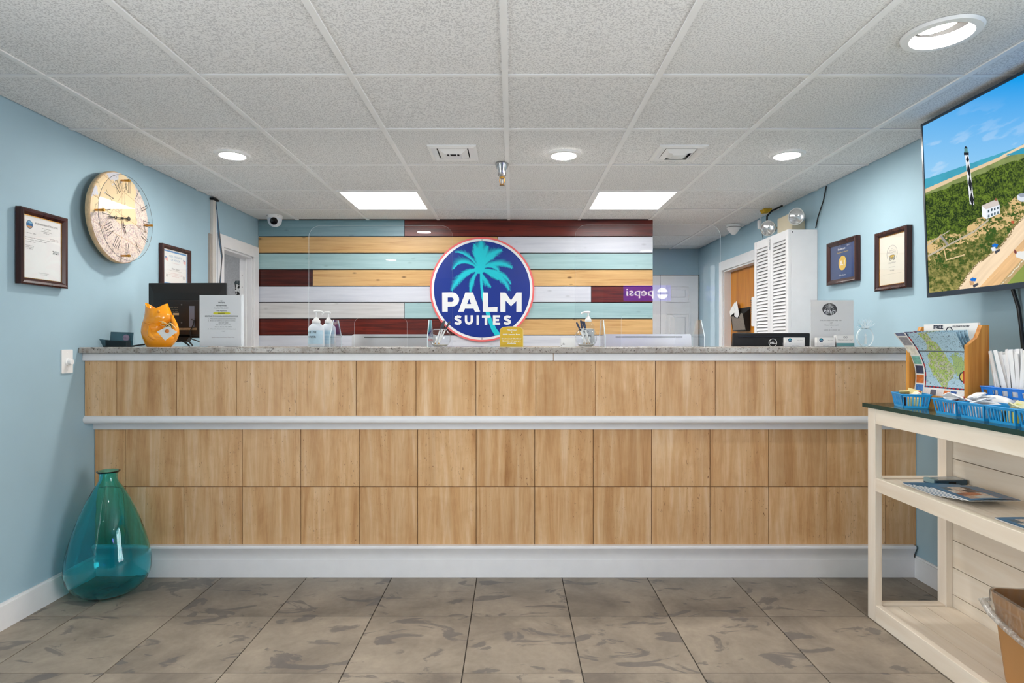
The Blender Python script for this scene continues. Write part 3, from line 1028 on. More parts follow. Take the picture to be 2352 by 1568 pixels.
PALM_T = palm_tris()
def arc(cx, cy, rx, ry, a0, a1, n):
    return [(cx + rx * math.cos(math.radians(a0 + (a1 - a0) * i / n)), cy + ry * math.sin(math.radians(a0 + (a1 - a0) * i / n))) for i in range(n + 1)]
LET = [
    ([(210, 820), (345, 818)] + arc(350, 916, 97, 98, -90, 90, 12) + [(287, 1016), (288, 1085), (212, 1087)], [[(288, 888), (340, 887)] + arc(342, 918, 28, 31, -90, 90, 6) + [(288, 949)]]),
    ([(532, 820), (638, 820), (738, 1085), (666, 1087), (646, 1043), (527, 1043), (510, 1085), (433, 1087)], [[(585, 905), (612, 978), (556, 978)]]),
    ([(775, 820), (850, 821), (851, 1024), (978, 1018), (977, 1087), (776, 1087)], []),
    ([(1018, 820), (1090, 821), (1166, 928), (1242, 820), (1315, 820), (1314, 1088), (1240, 1088), (1241, 938), (1166, 1010), (1091, 932), (1090, 1088), (1019, 1088)], []),
]
W_ = 37
def rect(x0, y0, x1, y1): return [(x0, y0), (x1, y0), (x1, y1), (x0, y1)]
SUIT = [rect(687, 1136, 723, 1267), rect(762, 1136, 876, 1168), rect(800, 1136, 838, 1267), rect(915, 1136, 952, 1267), rect(915, 1136, 1014, 1166), rect(915, 1186, 1000, 1214), rect(915, 1237, 1016, 1267)]
STRK = []
for ox in (0, 685):
    STRK.append([(472 + ox, 1166), (452 + ox, 1155), (425 + ox, 1152), (402 + ox, 1160), (396 + ox, 1177), (410 + ox, 1192), (440 + ox, 1202), (462 + ox, 1214), (466 + ox, 1232), (450 + ox, 1248), (422 + ox, 1252), (384 + ox, 1240)])
STRK.append([(541, 1136), (541, 1205), (546, 1228), (560, 1244), (582, 1250), (604, 1244), (618, 1228), (623, 1205), (623, 1136)])


def runs_of(tris, cell):
    """union of flat triangles as non-overlapping horizontal strips"""
    x0, y0, nx, ny = 300.0, 80.0, int(920 / cell), int(1380 / cell)
    m = np.zeros((ny, nx), bool)
    for t in tris:
        q = [((p[0] - x0) / cell, (p[1] - y0) / cell) for p in t]
        ax, bx = max(0, int(min(p[0] for p in q))), min(nx, int(max(p[0] for p in q)) + 2)
        ay, by = max(0, int(min(p[1] for p in q))), min(ny, int(max(p[1] for p in q)) + 2)
        if bx <= ax or by <= ay:
            continue
        gy, gx = np.mgrid[ay:by, ax:bx] + 0.5
        m[ay:by, ax:bx] |= inpoly(gx, gy, q)
    out = []
    for j in range(ny):
        d = np.diff(np.concatenate([[0], m[j].astype(int), [0]]))
        for a, b_ in zip(np.where(d == 1)[0], np.where(d == -1)[0]):
            out.append((x0 + a * cell, x0 + b_ * cell, y0 + j * cell, y0 + (j + 1) * cell))
    return out


def palm_logo(R, par, y, m_palm, m_text, step=0.0005, cell=2.5, names=('palm_emblem', 'lettering')):
    """the palm drawing and the two words, flat layers in front of local y"""
    cv = lambda p, yy: ((p[0] - 764) / 726 * R, yy, (775 - p[1]) / 726 * R)
    a = MB()
    l, r = trunk_poly()
    tr = list(PALM_T)
    for i in range(len(l) - 1):
        tr += [(l[i], r[i], r[i + 1]), (l[i], r[i + 1], l[i + 1])]
    for x0, x1, y0, y1 in runs_of(tr, cell):
        a.add([cv(p, y) for p in ((x0, y0), (x1, y0), (x1, y1), (x0, y1))], [(0, 1, 2, 3)])
    a.build(names[0], m_palm, par)
    b_ = MB()
    yy = y - step
    for o, hs in LET:
        loops = [[Vector(cv(p, yy)) for p in o]] + [[Vector(cv(p, yy)) for p in h] for h in hs]
        b_.add([p for q in loops for p in q], [tuple(t) for t in tessellate_polygon(loops)])
    st_tris = []
    for q in SUIT:
        st_tris += [(q[0], q[1], q[2]), (q[0], q[2], q[3])]
    for s in STRK:
        L, Rr = [], []
        for i, p in enumerate(s):
            p0, p1 = s[max(i - 1, 0)], s[min(i + 1, len(s) - 1)]
            dx, dy = p1[0] - p0[0], p1[1] - p0[1]
            n = math.hypot(dx, dy)
            nx, ny = -dy / n * 17, dx / n * 17
            L.append((p[0] + nx, p[1] + ny))
            Rr.append((p[0] - nx, p[1] - ny))
        for i in range(len(s) - 1):
            st_tris += [(L[i], Rr[i], Rr[i + 1]), (L[i], Rr[i + 1], L[i + 1])]
    for x0, x1, y0, y1 in runs_of(st_tris, min(cell, 3.0)):
        b_.add([cv(p, yy) for p in ((x0, y0), (x1, y0), (x1, y1), (x0, y1))], [(0, 1, 2, 3)])
    b_.build(names[1], m_text, par)


palm_logo(SR, sgn, -0.0137, CYAN, INKW)
for z in (0.943, -0.943):
    MB().lathe([(0.0, -0.0165), (0.007, -0.016), (0.009, -0.0125)], 16, (0, 0, z * SR), 'y').build('bolt', SILVER, sgn, smooth=40)

# ------------------------------------------------------------------ things standing on the worktop
def at(u, Y, z=GT): return (PX(u, Y), Y, z)

def sheet_y(mb, w, h, y0, y1, z0=0.0, mi=0): return mb.box(-w / 2, w / 2, y0, y1, z0, z0 + h, mi)

# acrylic shields -----------------------------------------------------------------------------
def rounded(x0, x1, z0, z1, r, n=8, y=0.0, corners='tb'):
    p = []
    if 'b' in corners:
        p += [(x0 + r + r * math.cos(math.radians(a)), z0 + r + r * math.sin(math.radians(a))) for a in np.linspace(180, 270, n)]
        p += [(x1 - r + r * math.cos(math.radians(a)), z0 + r + r * math.sin(math.radians(a))) for a in np.linspace(270, 360, n)]
    else:
        p += [(x0, z0), (x1, z0)]
    p += [(x1 - r + r * math.cos(math.radians(a)), z1 - r + r * math.sin(math.radians(a))) for a in np.linspace(0, 90, n)]
    p += [(x0 + r + r * math.cos(math.radians(a)), z1 - r + r * math.sin(math.radians(a))) for a in np.linspace(90, 180, n)]
    return [(a, y, b_) for a, b_ in p]

def shield(x0, x1, ztop, o0, o1, otop, feet, label):
    ys = 3.25
    cx = (x0 + x1) / 2
    t = thing('acrylic_shield', label, 'acrylic shield', (cx, ys, GT), group='clear acrylic counter shields')
    a, b_ = x0 - cx, x1 - cx
    c, d = o0 - cx, o1 - cx
    h, oh = ztop - GT, otop - GT
    arch = rounded(c, d, 0, oh, 0.03, corners='t')
    outer = rounded(a, b_, 0, h, 0.062, corners='t')
    poly = [(a, 0, 0), (c, 0, 0)] + [arch[-1 - i] for i in range(len(arch) - 2)] + [(d, 0, 0), (b_, 0, 0)] + outer[2:]
    MB().prism(poly, (0, 0.004, 0), 0, mi_side=1).build('sheet', [ACRYLIC, EDGE], t)
    for x in feet:
        xx = x - cx
        p = [(xx, -0.105, 0), (xx, 0.105, 0), (xx, 0.105, 0.055), (xx, 0.045, 0.145), (xx, -0.045, 0.145), (xx, -0.105, 0.055)]
        MB().prism(p, (0.005, 0, 0), 0, mi_side=1).build('foot', [ACRYLIC, EDGE], t)
    return t
YS = 3.25
shield(PX(709, YS), PX(1040, YS), PZ(518, YS), PX(814, YS), PX(935, YS), PZ(730, YS), (-0.955, -0.445), 'clear acrylic shield in front of the left half of the plank wall')
shield(PX(1321, YS), PX(1655, YS), PZ(516, YS), PX(1427, YS), PX(1551, YS), PZ(722, YS), (0.485, 1.006), 'clear acrylic shield in front of the white alcove door')

# wifi notice --------------------------------------------------------------------------------
Yw = 3.16
ws = thing('wifi_notice', 'white guest internet notice in a clear upright holder beside the orange pitcher', 'notice', at(509, Yw), 0.02)
w, h = 102 * Yw / F, 119 * Yw / F
sheet_y(MB(), w, h, -0.002, -0.0005, 0.002, 0).box(-w / 2, w / 2, 0.003, 0.0045, 0.002, h + 0.002, 0).box(-w / 2, w / 2, -0.03, 0.045, 0.0, 0.002).build('holder', ACRYLIC, ws)
sheet_y(MB(), w * 0.985, h * 0.985, 0.0003, 0.0022, 0.004).build('paper', PAPER, ws)
ppm = Yw / F
def wz(y): return (795 - y) * ppm
Y1 = -0.0001
hl = MB()
hl.add([((x - 509) * ppm, 0.00005, (795 - y) * ppm) for x, y in ((489, 717.3), (493, 715.3), (526, 715.3), (530, 717.2), (526, 720.3), (493, 720.3))], [tuple(range(6))])
hl.build('highlighter_mark', pm('yellow_highlighter', S(232, 226, 40), 0.6, var=0.05), ws)
tx = MB()
rows_ = [('WiFi', 508.5, 694.5, 3.2, 15, 0.02), ('WiFi NETWORK:', 508.5, 701, 2.3, 25, 0.03), ('PALMSUITES_GUEST', 508.5, 707, 2.3, 32, 0.0), ('WiFi Password', 508.5, 713, 2.4, 23, 0.02),
         ('PINKFISH', 508.5, 719.2, 2.5, 15, 0.03), ('SPECTRUM TV CHANNEL GUIDE INSTRUCTIONS', 508.5, 725, 2.3, 75, 0.03),
         ('1.  Visit www.spectrum.com/channels', 509.5, 731, 2.2, 62, 0.0), ('2.  Enter our address or phone number:', 509.5, 735.7, 2.2, 63, 0.0), ('252 247 6400', 513, 740.5, 2.2, 22, 0.0),
         ('603 W Fort Macon Rd', 513, 745.2, 2.2, 35, 0.0), ('Atlantic Beach, NC 28512', 513, 749.8, 2.2, 40, 0.0), ('3.  View the channel list and enjoy your', 510, 754.5, 2.2, 64, 0.0), ('stay!', 513, 759.3, 2.2, 8, 0.0)]
lines_of_text(tx, [(s, (x - 509) * ppm, wz(y), hh * ppm, ww * ppm, b_) for s, x, y, hh, ww, b_ in rows_], y=Y1)
for r in (1.6, 3.0, 4.4):
    pts = [((508.5 - 509 + r * math.cos(math.radians(a))) * ppm, Y1, wz(691) + r * math.sin(math.radians(a)) * ppm * 0.6) for a in np.linspace(40, 140, 7)]
    tx.tube(pts, 0.0005, 4)
tx.box(-38 * ppm, 37.5 * ppm, Y1, 0.0001, wz(726), wz(725.7))
tx.build('lettering', INK, ws)
tx = MB()
lines_of_text(tx, [('Quiet Hours are from 10pm-7am', (512 - 509) * ppm, wz(773.5), 2.3 * ppm, 52 * ppm, 0.0)], y=Y1)
tx.build('quiet_hours_line', pm('maroon_ink', S(110, 50, 55), 0.6), ws)

# orange fish pitcher ---------------------------------------------------------------------------
Yf = 3.25
sc = Yf / F / 7.84
ORANGE = pm('orange_glaze', S(252, 160, 6), 0.10, spec=0.6, var=0.04, vs=20, coat=0.6)
fish = thing('fish_pitcher', 'glossy orange ceramic fish shaped pitcher with a white gift tag', 'pitcher', at(364, Yf))
fx = lambda x: (x / 7.84 + 320 - 364) * Yf / F
fz = lambda y: (1370 - y) * sc
body = [(1370, 155, 560), (1350, 140, 578), (1300, 115, 622), (1250, 98, 655), (1200, 80, 672), (1150, 66, 640), (1100, 56, 520), (1050, 54, 445), (1000, 60, 438), (950, 74, 500), (900, 95, 566), (850, 112, 580), (800, 125, 565), (750, 132, 535), (715, 136, 505), (690, 138, 492)]
n = 40
vs, fs = [], []
for k, (y, a, b_) in enumerate(body):
    cx, rx = (fx(a) + fx(b_)) / 2, (fx(b_) - fx(a)) / 2
    ry = rx * (0.80 if k < 6 else 0.88)
    for j in range(n):
        t = 2 * math.pi * j / n
        z = fz(y)
        if k >= len(body) - 4:
            g = (k - (len(body) - 5)) / 4.0
            c2 = math.cos(t)
            z += g * ((abs(c2) ** 2.2) * (0.034 if c2 < 0 else 0.030))
            rr = 1 + 0.10 * g * (abs(c2) ** 3)
        else:
            rr = 1
        vs.append((cx + rx * rr * math.cos(t), ry * math.sin(t), z))
for k in range(len(body) - 1):
    for j in range(n):
        fs.append((k * n + j, k * n + (j + 1) % n, (k + 1) * n + (j + 1) % n, (k + 1) * n + j))
# inner throat
k0 = len(body) - 1
inner = []
for lev, (sh, dz) in enumerate(((0.86, -0.004), (0.74, -0.03), (0.70, -0.10))):
    y, a, b_ = body[-1]
    cx, rx = (fx(a) + fx(b_)) / 2, (fx(b_) - fx(a)) / 2
    for j in range(n):
        p = vs[k0 * n + j]
        t = 2 * math.pi * j / n
        inner.append((cx + (p[0] - cx) * sh, p[1] * sh, (p[2] if lev == 0 else fz(y)) + dz))
o0 = len(vs)
vs += inner
for lev in range(3):
    a0 = k0 * n if lev == 0 else o0 + (lev - 1) * n
    b0 = o0 + lev * n
    for j in range(n):
        fs.append((a0 + j, a0 + (j + 1) % n, b0 + (j + 1) % n, b0 + j))
fs.append(tuple(o0 + 2 * n + j for j in range(n)))
fs.append(tuple(reversed(range(n))))
MB().add(vs, fs).build('body', ORANGE, fish, smooth=50)
tl = [(560, 1235), (610, 1190), (648, 1120), (655, 1050), (645, 980), (622, 920), (596, 860), (580, 800)]
MB().tube([(fx(a), 0, fz(b_)) for a, b_ in tl], [0.024, 0.024, 0.021, 0.017, 0.014, 0.0125, 0.011, 0.006], 14).build('tail_handle', ORANGE, fish, smooth=60)
tf = MB().prism([(fx(a), -0.010, fz(b_)) for a, b_ in ((570, 850), (575, 792), (604, 800), (608, 830), (600, 858), (625, 905), (600, 920))], (0, 0.02, 0))
tf.build('tail_fin', ORANGE, fish, bevel=0.004)
for s in (-1,):
    pth = [(fx(a), s * (0.052 + d), fz(b_)) for a, b_, d in ((275, 1000, -0.002), (290, 1080, 0.006), (325, 1160, 0.012), (390, 1215, 0.012), (480, 1252, 0.004))]
    MB().tube(pth, [0.004, 0.010, 0.013, 0.011, 0.003], 10).build('side_fin', ORANGE, fish, smooth=60)
    MB().tube([(fx(a), -0.056 + d, fz(b_)) for a, b_, d in ((150, 880, 0.02), (210, 935, 0.004), (290, 955, 0.0), (360, 940, 0.004), (420, 880, 0.012))], [0.002, 0.005, 0.006, 0.005, 0.002], 8).build('gill_ridge', ORANGE, fish, smooth=60)
    MB().lathe([(0.008, 0.004), (0.0065, -0.0025), (0.0, -0.0040)], 18, (fx(440), -0.0505, fz(745)), 'y').build('eye', ORANGE, fish, smooth=60)
tgm = MB()
cxt, czt = fx(622), fz(1125)
pp = [(fx(a), fz(b_)) for a, b_ in ((440, 1100), (648, 1005), (806, 1105), (598, 1255))]
tgm.prism([(a, -0.064 - 0.002 * i, b_) for i, (a, b_) in enumerate(pp)], (0, 0.001, 0))
tgo = tgm.build('gift_tag', PAPER, fish)
em = MB()
em.add([(fx(632 + 42 * math.cos(a) * 0.9), -0.0685, fz(1090 + 36 * math.sin(a))) for a in np.linspace(0, 6.28, 13)[:-1]], [tuple(range(12))])
em.add([(fx(632 - 50), -0.0685, fz(1078)), (fx(620), -0.0685, fz(1085)), (fx(632 - 40), -0.0685, fz(1112))], [(0, 1, 2)])
em.build('printed_fish', pm('orange_ink', S(240, 140, 60), 0.6), tgo)
raf = MB()
RAF = pm('raffia', S(232, 208, 140), 0.7)
kx, kz = fx(628), fz(975)
for k, (ax, az) in enumerate(((-150, -55), (-140, 10), (130, 40), (150, 75), (90, 20))):
    p = [(kx, -0.06, kz), (kx + ax * sc * 0.5, -0.066, kz - az * sc * 0.3 + 0.012), (kx + ax * sc, -0.062, kz - az * sc), (kx + ax * sc * 0.55, -0.064, kz - az * sc * 0.9 - 0.004), (kx, -0.06, kz)]
    raf.tube(p, 0.0016, 6)
raf.tube([(kx, -0.06, kz), (fx(560), -0.066, fz(1040)), (fx(640), -0.067, fz(1010))], 0.0014, 6)
raf.build('raffia_bow', RAF, fish, smooth=60)

# dark acrylic card holder at the left end ---------------------------------------------------
ch = thing('dark_card_holder', 'dark smoked acrylic card holder at the left end of the worktop', 'card holder', at(273, 3.22))
SMOKE = pane('smoked_acrylic', (0.30, 0.42, 0.46), 1.5)
s_ = 3.22 / F
DKT = pm('dark_teal_plastic', S(30, 52, 62), 0.25)
MB().prism([(-32 * s_, -0.045, 18 * s_), (29 * s_, -0.045, 12 * s_), (29 * s_, -0.045, 0), (-23 * s_, -0.045, 0)], (0, 0.004, 0)).build('front_lip', SMOKE, ch)
MB().box(-24 * s_, 28 * s_, -0.04, 0.03, 0, 0.006).build('base_plate', DKT, ch, bevel=0.001)
MB().hexa([(-25 * s_, 0.010, 0.006), (28 * s_, 0.010, 0.006), (28 * s_, 0.014, 0.006), (-25 * s_, 0.014, 0.006)], [(-25 * s_, 0.022, 35 * s_), (27 * s_, 0.022, 33 * s_), (27 * s_, 0.026, 33 * s_), (-25 * s_, 0.026, 35 * s_)]).build('back_plate', SMOKE, ch)
MB().box(-22 * s_, 26 * s_, -0.030, 0.008, 0.006, 15 * s_).build('card_stack', pm('dark_cards', S(40, 62, 72), 0.4, var=0.3, vs=60), ch)
MB().lathe([(0.0, -0.001), (0.018, 0.0)], 20, (14 * s_, 0.009, 21 * s_), 'y').build('round_emblem', pm('pale_emblem', S(150, 130, 150), 0.5, var=0.3, vs=90), ch)

# small television seen from behind ------------------------------------------------------------
Ym = 3.42
mo = thing('small_television', 'black flat television seen from behind on the left of the worktop', 'television', at(427, Ym), -0.03)
k_ = Ym / F
mx = lambda u: (u - 427) * k_
mz = lambda v: PZ(v, Ym) - GT
BZ = pm('tv_back', S(28, 24, 22), 0.42, var=0.15, vs=5)
MB().box(mx(336), mx(518), 0.012, 0.030, mz(776), mz(649)).build('bezel', BLACK, mo, bevel=0.003)
MB().hexa([(mx(339), 0.012, mz(773)), (mx(515), 0.012, mz(773)), (mx(515), 0.012, mz(652)), (mx(339), 0.012, mz(652))], [(mx(350), 0.006, mz(768)), (mx(504), 0.006, mz(768)), (mx(504), 0.006, mz(672)), (mx(350), 0.006, mz(672))]).build('back_shell', BZ, mo)
hs = MB().box(mx(372), mx(490), -0.022, 0.008, mz(770), mz(690)).build('electronics_housing', BZ, mo, bevel=0.006)
B(mx(440), mx(452), -0.0235, -0.0215, mz(751), mz(703)).build('port_recess', pm('port_grey', S(120, 130, 150), 0.4), hs)
for u, v in ((388, 700), (422, 700), (388, 741), (422, 741)):
    MB().lathe([(0.0035, -0.0232), (0.0045, -0.0218)], 10, (mx(u), 0, mz(v)), 'y').build('screw', INKG, hs)
tx = MB()
lines_of_text(tx, [('MODEL  LED TV', mx(404), mz(708), 2.2 * k_, 20 * k_, 0), ('AC 120V 60Hz', mx(404), mz(712.5), 2 * k_, 19 * k_, 0), ('FCC  UL  HDMI', mx(404), mz(717), 2 * k_, 20 * k_, 0)], y=-0.0224)
tx.build('rating_print', pm('tan_ink', S(170, 150, 120), 0.5), hs)
B(mx(402), mx(416), -0.0225, -0.0215, mz(724), mz(719)).build('serial_sticker', pm('sticker', S(205, 180, 140), 0.5), hs)
B(mx(415), mx(458), -0.0225, -0.0215, mz(758), mz(753)).build('warning_strip', pm('tan_strip', S(150, 130, 100), 0.5, var=0.3, vs=80), hs)
MB().hexa([(mx(408), -0.02, mz(784)), (mx(432), -0.02, mz(784)), (mx(432), 0.02, mz(784)), (mx(408), 0.02, mz(784))], [(mx(405), -0.02, mz(775)), (mx(438), -0.02, mz(775)), (mx(438), 0.02, mz(775)), (mx(405), 0.02, mz(775))]).build('stand_neck', BLACK, mo)
for a, b_ in ((312, -0.03), (447, -0.05)):
    MB().tube([(mx(418), 0.0, mz(782)), (mx((418 + a) / 2), b_ * 0.5, mz(787)), (mx(a), b_, 0.004)], [0.006, 0.005, 0.004], 8).build('stand_leg', BLACK, mo, smooth=60)
MB().tube([(mx(418), 0.01, mz(782)), (mx(420), 0.06, 0.03), (mx(420), 0.10, 0.004)], [0.006, 0.005, 0.004], 8).build('stand_leg', BLACK, mo, smooth=60)
MB().tube([(mx(446), -0.024, mz(734)), (mx(454), -0.034, mz(736)), (mx(452), -0.034, mz(746)), (mx(443), -0.03, mz(762)), (mx(446), -0.03, mz(778)), (mx(460), -0.02, mz(783)), (mx(480), 0.0, 0.004)], 0.0035, 8).build('power_cable', BLACK, mo, smooth=60)

# pump bottles ----------------------------------------------------------------------------------
CLEARB = pane('clear_bottle', (0.95, 0.97, 0.98), 1.4)
PUMP = pm('white_pump', S(236, 236, 234), 0.35, var=0.01)
BLUEL = pm('pale_blue_label', S(190, 220, 234), 0.5, var=0.08, vs=30)
MILKY = pm('milky_gel', S(222, 230, 236), 0.35, var=0.02)
def pump_bottle(u0, u1, vtop, Y, label, flip, words=None, clear=False):
    c, wd = (u0 + u1) / 2, (u1 - u0) * Y / F
    t = thing('pump_bottle', label, 'pump bottle', at(c, Y), group='hand sanitizer pump bottles')
    hb = PZ(741, Y) - GT if not clear else PZ(738, Y) - GT
    r = wd / 2
    MB().lathe([(r * 0.92, 0), (r, 0.006), (r, hb * 0.70), (r * 0.92, hb * 0.84), (r * 0.55, hb * 0.96), (r * 0.36, hb)], 28, sy=0.72).build('bottle', CLEARB if clear else MILKY, t, smooth=50)
    zt = PZ(vtop, Y) - GT
    MB().lathe([(r * 0.48, hb - 0.002), (r * 0.50, hb + 0.004), (r * 0.48, hb + 0.012), (r * 0.30, hb + 0.020), (r * 0.22, hb + 0.028), (0.0045, hb + 0.030), (0.0045, zt - 0.008)], 20).build('pump_collar', PUMP, t, smooth=40)
    s = -1 if flip else 1
    MB().tube([(-s * 0.012, 0, zt - 0.006), (0.0, 0, zt - 0.004), (s * 0.020, 0, zt - 0.004), (s * 0.034, 0, zt - 0.008), (s * 0.037, 0, zt - 0.016)], [0.006, 0.0075, 0.0055, 0.005, 0.004], 10).build('pump_head', PUMP, t, smooth=60)
    lb = MB()
    def cyl(x, y, z):
        a = x / r
        return (r * 1.01 * math.sin(a), -r * 1.01 * 0.72 * math.cos(a), z)
    lb.sheet(lambda a, b_: cyl((a - 0.5) * r * 2.2, 0, hb * (0.12 + 0.56 * b_)), 14, 1)
    lo = lb.build('label', BLUEL if not clear else pm('clear_label', S(226, 232, 236), 0.5), t, smooth=60)
    if words:
        tx = MB()
        for i, wd_ in enumerate(words):
            add_text(tx, wd_, -r * 0.62, hb * (0.56 - 0.19 * i), h=0.011, y=0, bold=0.02, fn=lambda x, y, z: (r * 1.02 * math.sin(x / r), -r * 1.02 * 0.72 * math.cos(x / r), z))
        tx.build('lettering', INK, lo)
    else:
        ln = MB()
        for i in range(8):
            ln.sheet(lambda a, b_: (lambda p: (p[0] * 1.01, p[1] * 1.01, p[2]))(cyl((a - 0.5) * r * 1.5, 0, hb * (0.18 + 0.06 * i + 0.012 * b_))), 8, 1)
        ln.build('small_print', pm('blue_small_print', S(120, 180, 210), 0.5), lo)
    return t
pump_bottle(708, 745, 713, 3.34, 'white pump sanitizer bottle with black lettering near the left edge of the shield', False, ['PLEASE USE', 'SANITIZER'])
pump_bottle(738, 771, 716, 3.40, 'pump sanitizer bottle with pale blue label standing right of the lettered one', True)
pump_bottle(1336, 1366, 715, 3.36, 'clear pump sanitizer bottle behind the right pen bowl', True, ['HAND', 'SANITIZER'], clear=True)

# pen bowls ----------------------------------------------------------------------------------------
BOWLG = pane('bowl_glass', (0.96, 0.975, 0.98), 1.5)
WATER = pm('bowl_gravel', S(214, 208, 198), 0.4, var=0.15, vs=120)
def pen(parent_label, base_p, tip_p, cap, grp):
    t = thing('pen', parent_label, 'pen', base_p, group=grp)
    d = Vector(tip_p) - Vector(base_p)
    MB().tube([(0, 0, 0), d * 0.06, d * 0.07, d * 0.62], [0.0012, 0.0035, 0.0042, 0.0042], 10).build('barrel', PAPER, t, smooth=40)
    MB().tube([d * 0.62, d * 0.64, d * 0.97, d], [0.0044, 0.005, 0.005, 0.003], 10).build('cap', cap, t, smooth=40)
    MB().tube([d * 0.03, d * 0.065], [0.0030, 0.0038], 8).build('tip_ring', BRASS, t)
def pen_bowl(u, Y, dia_px, label, pens, cap, which):
    r = dia_px * Y / F / 2
    t = thing('pen_bowl', label, 'bowl', at(u, Y), group='round glass pen bowls')
    zc = r * 0.86
    pr = [(0.0, 0.002), (r * 0.5, 0.002)] + [(r * math.cos(a), zc + r * math.sin(a)) for a in np.linspace(-0.98, 0.92, 14)]
    MB().open_lathe(pr, 40).build('bowl', BOWLG, t, smooth=80)
    rr, zz = pr[-1]
    MB().tube([(rr * math.cos(a), rr * math.sin(a), zz) for a in np.linspace(0, 2 * math.pi, 33)[:-1]], 0.0018, 6, closed=True).build('rim', EDGE, t, smooth=60)
    pf = [(0.0, 0.004), (r * 0.48, 0.004)] + [(r * 0.96 * math.cos(a), zc + r * 0.96 * math.sin(a)) for a in np.linspace(-0.97, -0.72, 4)] + [(0.0, zc + r * 0.96 * math.sin(-0.72))]
    MB().lathe(pf, 28).build('gravel', WATER, t, smooth=60)
    x, y, z = t.location
    for i, (bx, tx_, tz) in enumerate(pens):
        b_ = (x + bx * Y / F, y + (-0.006 + 0.006 * i), z + zc + r * 0.96 * math.sin(-0.72) + 0.001)
        tp = (x + tx_ * Y / F, y + 0.004 * (i - 1), PZ(tz, Y))
        pen(['pen leaning left', 'middle pen', 'pen leaning right', 'tallest pen'][i] + which, b_, tp, cap, 'pens' + which)
pen_bowl(1011, 3.15, 49, 'round glass pen bowl in front of the round palm sign', [(-12, 8, 738), (-4, 10, 736), (-6, 22, 738)], pm('pen_silver_black', S(60, 60, 66), 0.3), ' in the glass bowl in front of the palm sign')
pen_bowl(1346, 3.18, 50, 'round glass pen bowl beside the clear pump bottle', [(2, -22, 740), (-4, -12, 735), (10, -8, 737), (6, -4, 738)], pm('pen_navy', S(34, 44, 74), 0.35), ' in the glass bowl beside the clear pump bottle')

# smoke free sign --------------------------------------------------------------------------------
Yk = 3.12
k_ = Yk / F
sf = thing('smoke_free_sign', 'small gold smoke free notice with white lettering below the palm sign', 'sign', at(1175, Yk))
GOLD = pm('gold_ink', S(218, 178, 50), 0.45, var=0.06, vs=40)
w2, h1, h2 = 27 * k_, 44 * k_, 47.5 * k_
def tombstone(g, y):
    p = [(-w2 + g, y, g), (w2 - g, y, g), (w2 - g, y, h1 - 3 * k_ - g * 0.5), (w2 - 4 * k_ - g * 0.5, y, h1 - g * 0.8)]
    p += [(w2 * 0.85 * math.cos(a), y, h1 - g + (h2 - h1) * math.sin(a)) for a in np.linspace(0.15, math.pi - 0.15, 9)]
    return p + [(-w2 + 4 * k_ + g * 0.5, y, h1 - g * 0.8), (-w2 + g, y, h1 - 3 * k_ - g * 0.5)]
MB().prism(tombstone(0, 0), (0, 0.004, 0)).build('plate', pm('pale_gold_edge', S(232, 214, 150), 0.4), sf)
MB().prism(tombstone(1.1 * k_, -0.0006), (0, 0.0006, 0)).build('gold_face', GOLD, sf)
B(-w2 * 0.8, w2 * 0.8, 0.004, 0.04, 0, 0.003).build('easel_foot', ACRYLIC, sf)
tx = MB()
lines_of_text(tx, [('This Hotel', 0, 38 * k_, 2.6 * k_, 22 * k_, 0.03), ('is', 0, 33.5 * k_, 2.4 * k_, 3 * k_, 0.03), ('100% Smoke Free', 0, 28 * k_, 2.6 * k_, 40 * k_, 0.03), ('Designated Outdoor', 0, 18 * k_, 2.8 * k_, 46 * k_, 0.03), ('Smoking Areas are', 0, 13 * k_, 2.8 * k_, 42 * k_, 0.03), ('Available', 0, 7.5 * k_, 2.8 * k_, 20 * k_, 0.03)], y=-0.001)
tx.build('lettering', INKW, sf)

# small card with a black hand mark
Yc = 3.20
k_ = Yc / F
hc = thing('small_card', 'small white standing card with a black mark left of the right pen bowl', 'card', at(1305, Yc))
MB().hexa([(-17 * k_, -0.001, 0), (17 * k_, -0.001, 0), (17 * k_, 0.0, 0), (-17 * k_, 0.0, 0)], [(-17 * k_, 0.007, 21 * k_), (17 * k_, 0.007, 21 * k_), (17 * k_, 0.008, 21 * k_), (-17 * k_, 0.008, 21 * k_)]).build('front_leaf', PAPER, hc)
MB().hexa([(-17 * k_, 0.018, 0), (17 * k_, 0.018, 0), (17 * k_, 0.019, 0), (-17 * k_, 0.019, 0)], [(-17 * k_, 0.009, 21 * k_), (17 * k_, 0.009, 21 * k_), (17 * k_, 0.010, 21 * k_), (-17 * k_, 0.010, 21 * k_)]).build('rear_leaf', PAPER, hc)
hm = MB()
for i in range(5):
    hm.add([(-16 * k_ + (1.0 + i * 1.5) * k_, -0.0012 + 0.0003 * 6, (3 + 0.8 * i) * k_ * 0.6), (-16 * k_ + (2.6 + i * 1.5) * k_, 0.0006, 2.0 * k_), (-16 * k_ + (3.4 + i * 1.2) * k_, 0.0016, 10.5 * k_ - abs(2 - i) * 1.0 * k_)], [(0, 1, 2)])
hm.box(-16 * k_, -15 * k_, 0.0, 0.0012, 1.5 * k_, 4 * k_).build('hand_mark', INK, hc)

